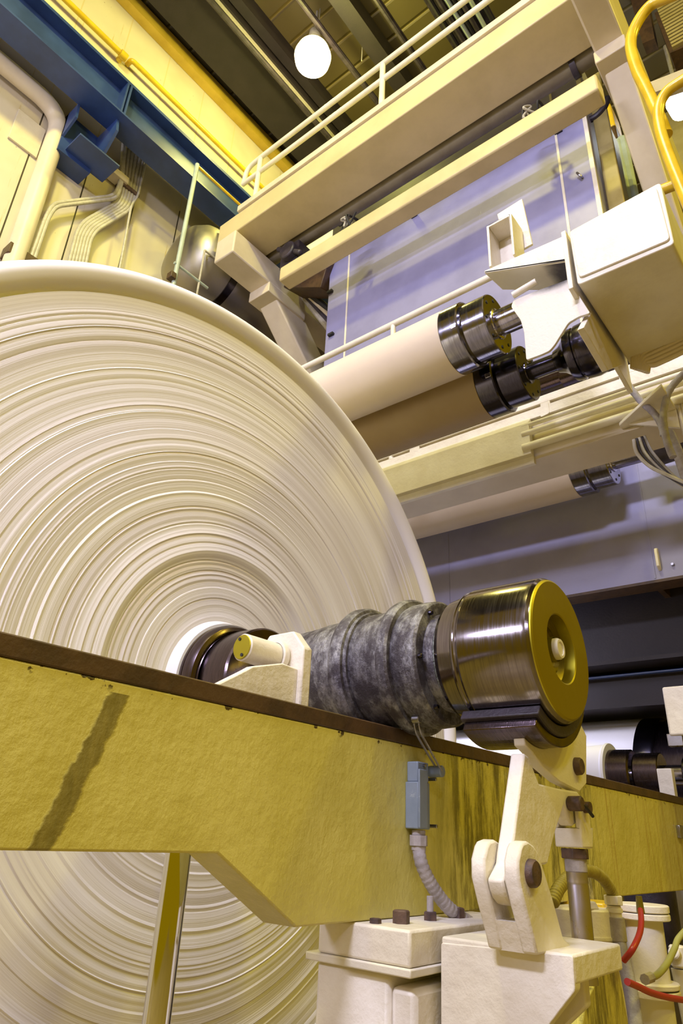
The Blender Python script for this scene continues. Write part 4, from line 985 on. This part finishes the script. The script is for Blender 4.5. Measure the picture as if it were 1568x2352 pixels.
# ================================================================== roof
def alongx(y, z, name, mb_fn, mat, label, cat, group=None): b = MB(); mb_fn(b); return solo(name, b, mat, label, cat, group)
ZG = 12.9
ya_, yb_ = at(560, 85, Z=ZG).y, at(420, 100, Z=ZG).y
b = MB(); b.box(-5, 15.5, ya_, 6.6, ZG + .25, CZ); struct('trim_2', b, M['darkdeck'])
def roofbar(px_, py_, z, wy, hz, mat, name, label, cat):
    q = at(px_, py_, Z=z); b = MB(); b.box(-5, 15.5, q.y - wy / 2, q.y + wy / 2, z, z + hz); return solo(name, b, mat, label, cat)
roofbar(588, 120, 13.05, .10, .5, M['wire'], 'roof_joist', 'brown roof joist just left of the glowing lamp', 'joist')
roofbar(640, 120, 13.25, .16, .34, M['darkdeck'], 'roof_joist', 'dark roof joist close beside the glowing lamp on its left', 'joist')
roofbar(845, 95, 13.2, .26, .38, M['darkdeck'], 'roof_joist', 'wide dark roof joist right of the glowing lamp', 'joist')
for px_, py_, n in ((560, 90, 'left of the glowing lamp'), (770, 108, 'just right of the glowing lamp'), (925, 88, 'farther right, behind the handrail')):
    q = at(px_, py_, Z=12.95); b = MB(); b.cyl((-5, q.y, 12.95), (15.5, q.y, 12.95), .05, None, 10); t_ = solo('roof_conduit', b, M['darkmach'], 'roof conduit ' + n, 'conduit')
q = at(1065, 40, Z=12.7)
ct = thing('cable_tray', 'dark cable tray full of cables under the roof, top right of centre', 'cable tray', (5, q.y, 12.6))
b = MB(); b.box(-3, 15.5, q.y - .36, q.y + .36, 12.72, 12.76); part('tray', b, M['darkmach'], ct)
for i in range(7):
    b = MB(); yy_ = q.y - .32 + .1 * i; b.tube([(-3 + 3 * k, yy_ + .03 * sin(k * 2.1 + i), 12.66 - .02 * (i % 3)) for k in range(7)], .035, 8, sub=4); part('cable', b, (M['black'], M['galv'], M['darkmach'])[i % 3], ct)
for px_ in (735, 833):
    q = at(px_, 20 if px_ < 800 else 85, Z=CZ); b = MB(); b.cyl((q.x, q.y, 12.95), (q.x, q.y, CZ), .008, None, 6); solo('hanger_rod', b, M['wire'], ('thin hanger rod above the glowing lamp', 'thin hanger rod right of the glowing lamp')[px_ > 800], 'rod')
# the lit lamp
lz = 12.4; lc = at(718, 130, Z=lz)
lm = thing('high_bay_lamp', 'glowing white yellow sodium lamp hanging under the roof', 'lamp', lc + V((0, 0, -.3)))
b = MB(); b.lathe([(-.30, 0), (-.29, .09), (-.24, .18), (-.12, .265), (0, .285), (.12, .25), (.26, .16), (.34, .10), (.34, 0)], lc, EZ, 32); gl = part('globe', b, M['lamp'], lm, label='glowing globe')
b = MB(); b.cyl(lc + V((0, 0, .33)), lc + V((0, 0, .62)), .11, .09, 20); b.cyl(lc + V((0, 0, .6)), V((lc.x, lc.y, CZ)), .02, None, 8); part('ballast', b, M['wire'], lm)
point('high_bay_lamp_light', lc + V((0, -.1, -.42)), .2, 330, (1.0, .95, .2))

# ================================================================== yellow hoops, louvre, far lamp at top right
HPX = 3.9
for hx_, pts, lab in ((HPX, [(1620, -40), (1540, -8), (1492, 14), (1458, 62), (1448, 105), (1462, 160), (1484, 205), (1510, 262), (1530, 310)], 'thick yellow hoop rail at the top right corner'), (HPX - .2, [(1620, 150), (1568, 184), (1530, 212), (1512, 250), (1516, 300), (1540, 372), (1580, 470), (1620, 570)], 'thick yellow hoop rail at the right edge, lower one')):
    q = at(*pts[4], X=hx_); r_ = 12.5 * (q - CAM).dot(EUL.to_matrix() @ V((0, 0, -1))) / F
    b = MB(); b.tube(ats(pts, X=hx_), r_, 16, sub=8); solo('hoop_rail', b, M['yellow'], lab, 'rail')
b = MB(); b.cyl(at(1518, 437, X=HPX + .1), at(1600, 405, X=HPX + .1), .04, None, 12); solo('rung', b, M['yellow'], 'short yellow rung right of the white terminal box', 'rung')
LX = 7.2
lq = ats([(1502, 30), (1620, -40), (1680, 60), (1538, 122)], X=LX)
lv_ = thing('louvre_box', 'dark box with rows of louvre slots at the top right corner', 'louvre', lq[3])
b = MB(); b.prism(lq, (.5, 0, 0)); part('casing', b, M['brown'], lv_)
nu = (lq[1] - lq[0]); nv = (lq[3] - lq[0])
for k in range(14):
    b = MB(); f = (k + .5) / 14; c = lq[0] + nv * f + nu * .45; b.obox(c - V((.03, 0, 0)), nu * .38, V((.03, 0, 0)), nv * .022); part('slat', b, M['ochre'], lv_)
b = MB(); b.prism(ats([(1488, 190), (1640, 130), (1650, 160), (1494, 215)], X=7.0), (.15, 0, 0)); solo('channel_bar', b, M['frame'], 'tan channel bar under the louvre box', 'bar')
b = MB(); b.prism(ats([(1440, -30), (1475, 100), (1503, 88), (1480, -30)], X=7.3), (.2, 0, 0)); solo('cabinet_side', b, M['brown'], 'brown cabinet side between column and louvre box', 'panel')
b = MB(); b.prism(ats([(1500, 175), (1640, 110), (1640, 450), (1560, 450)], X=9.6), (.3, 0, 0)); solo('wall_board', b, M['ochre'], 'yellowish wall panel seen through the yellow hoops', 'panel')
q = at(1560, 232, X=8.4)
fl_ = thing('far_lamp', 'bright white lamp far away at the right edge', 'lamp', q)
b = MB(); b.lathe([(-.25, 0), (-.25, .16), (0, .20), (.22, .14), (.22, 0)], q, EZ, 20); part('globe', b, M['coollamp'], fl_)
b = MB(); b.cyl(q + V((0, 0, .21)), (q.x, q.y, CZ), .03, None, 8); part('hanger', b, M['wire'], fl_)
# side bits beside the column
b = MB(); b.tube(ats([(1335, 282), (1365, 270), (1385, 250), (1395, 225)], X=5.1), .035, 10, sub=6); solo('loop_hose', b, M['darkmach'], 'dark hose looping from the spreader beam to the column', 'hose')
b = MB(); b.prism(ats([(1365, 250), (1400, 235), (1412, 285), (1366, 310)], X=7.0), (.4, 0, 0)); solo('yellow_box', b, M['yellow'], 'yellow box in the gap between hood corner and column', 'box', bevel=.02)
dt = ats([(1366, 310), (1412, 285)], X=7.0); dz_ = zbot + .35
b = MB(); b.prism([dt[0], dt[1], V((7.0, dt[1].y, dz_)), V((7.0, dt[0].y, dz_))], (.4, 0, 0)); solo('dark_box', b, M['brown'], 'tall dark box under the yellow one, between hood and column', 'box', bevel=.02)
for i in range(3):
    p = at(1418 + 13 * i, 420 - 8 * i, X=6.72 + .04 * i); b = MB(); b.cyl((p.x, p.y, zbot + .35), (p.x, p.y, p.z + .7), .07, None, 10); solo('duct_pipe', b, M['galv'], 'pale pipe in the gap between hood and column', 'pipe', 'pale pipes beside the column')
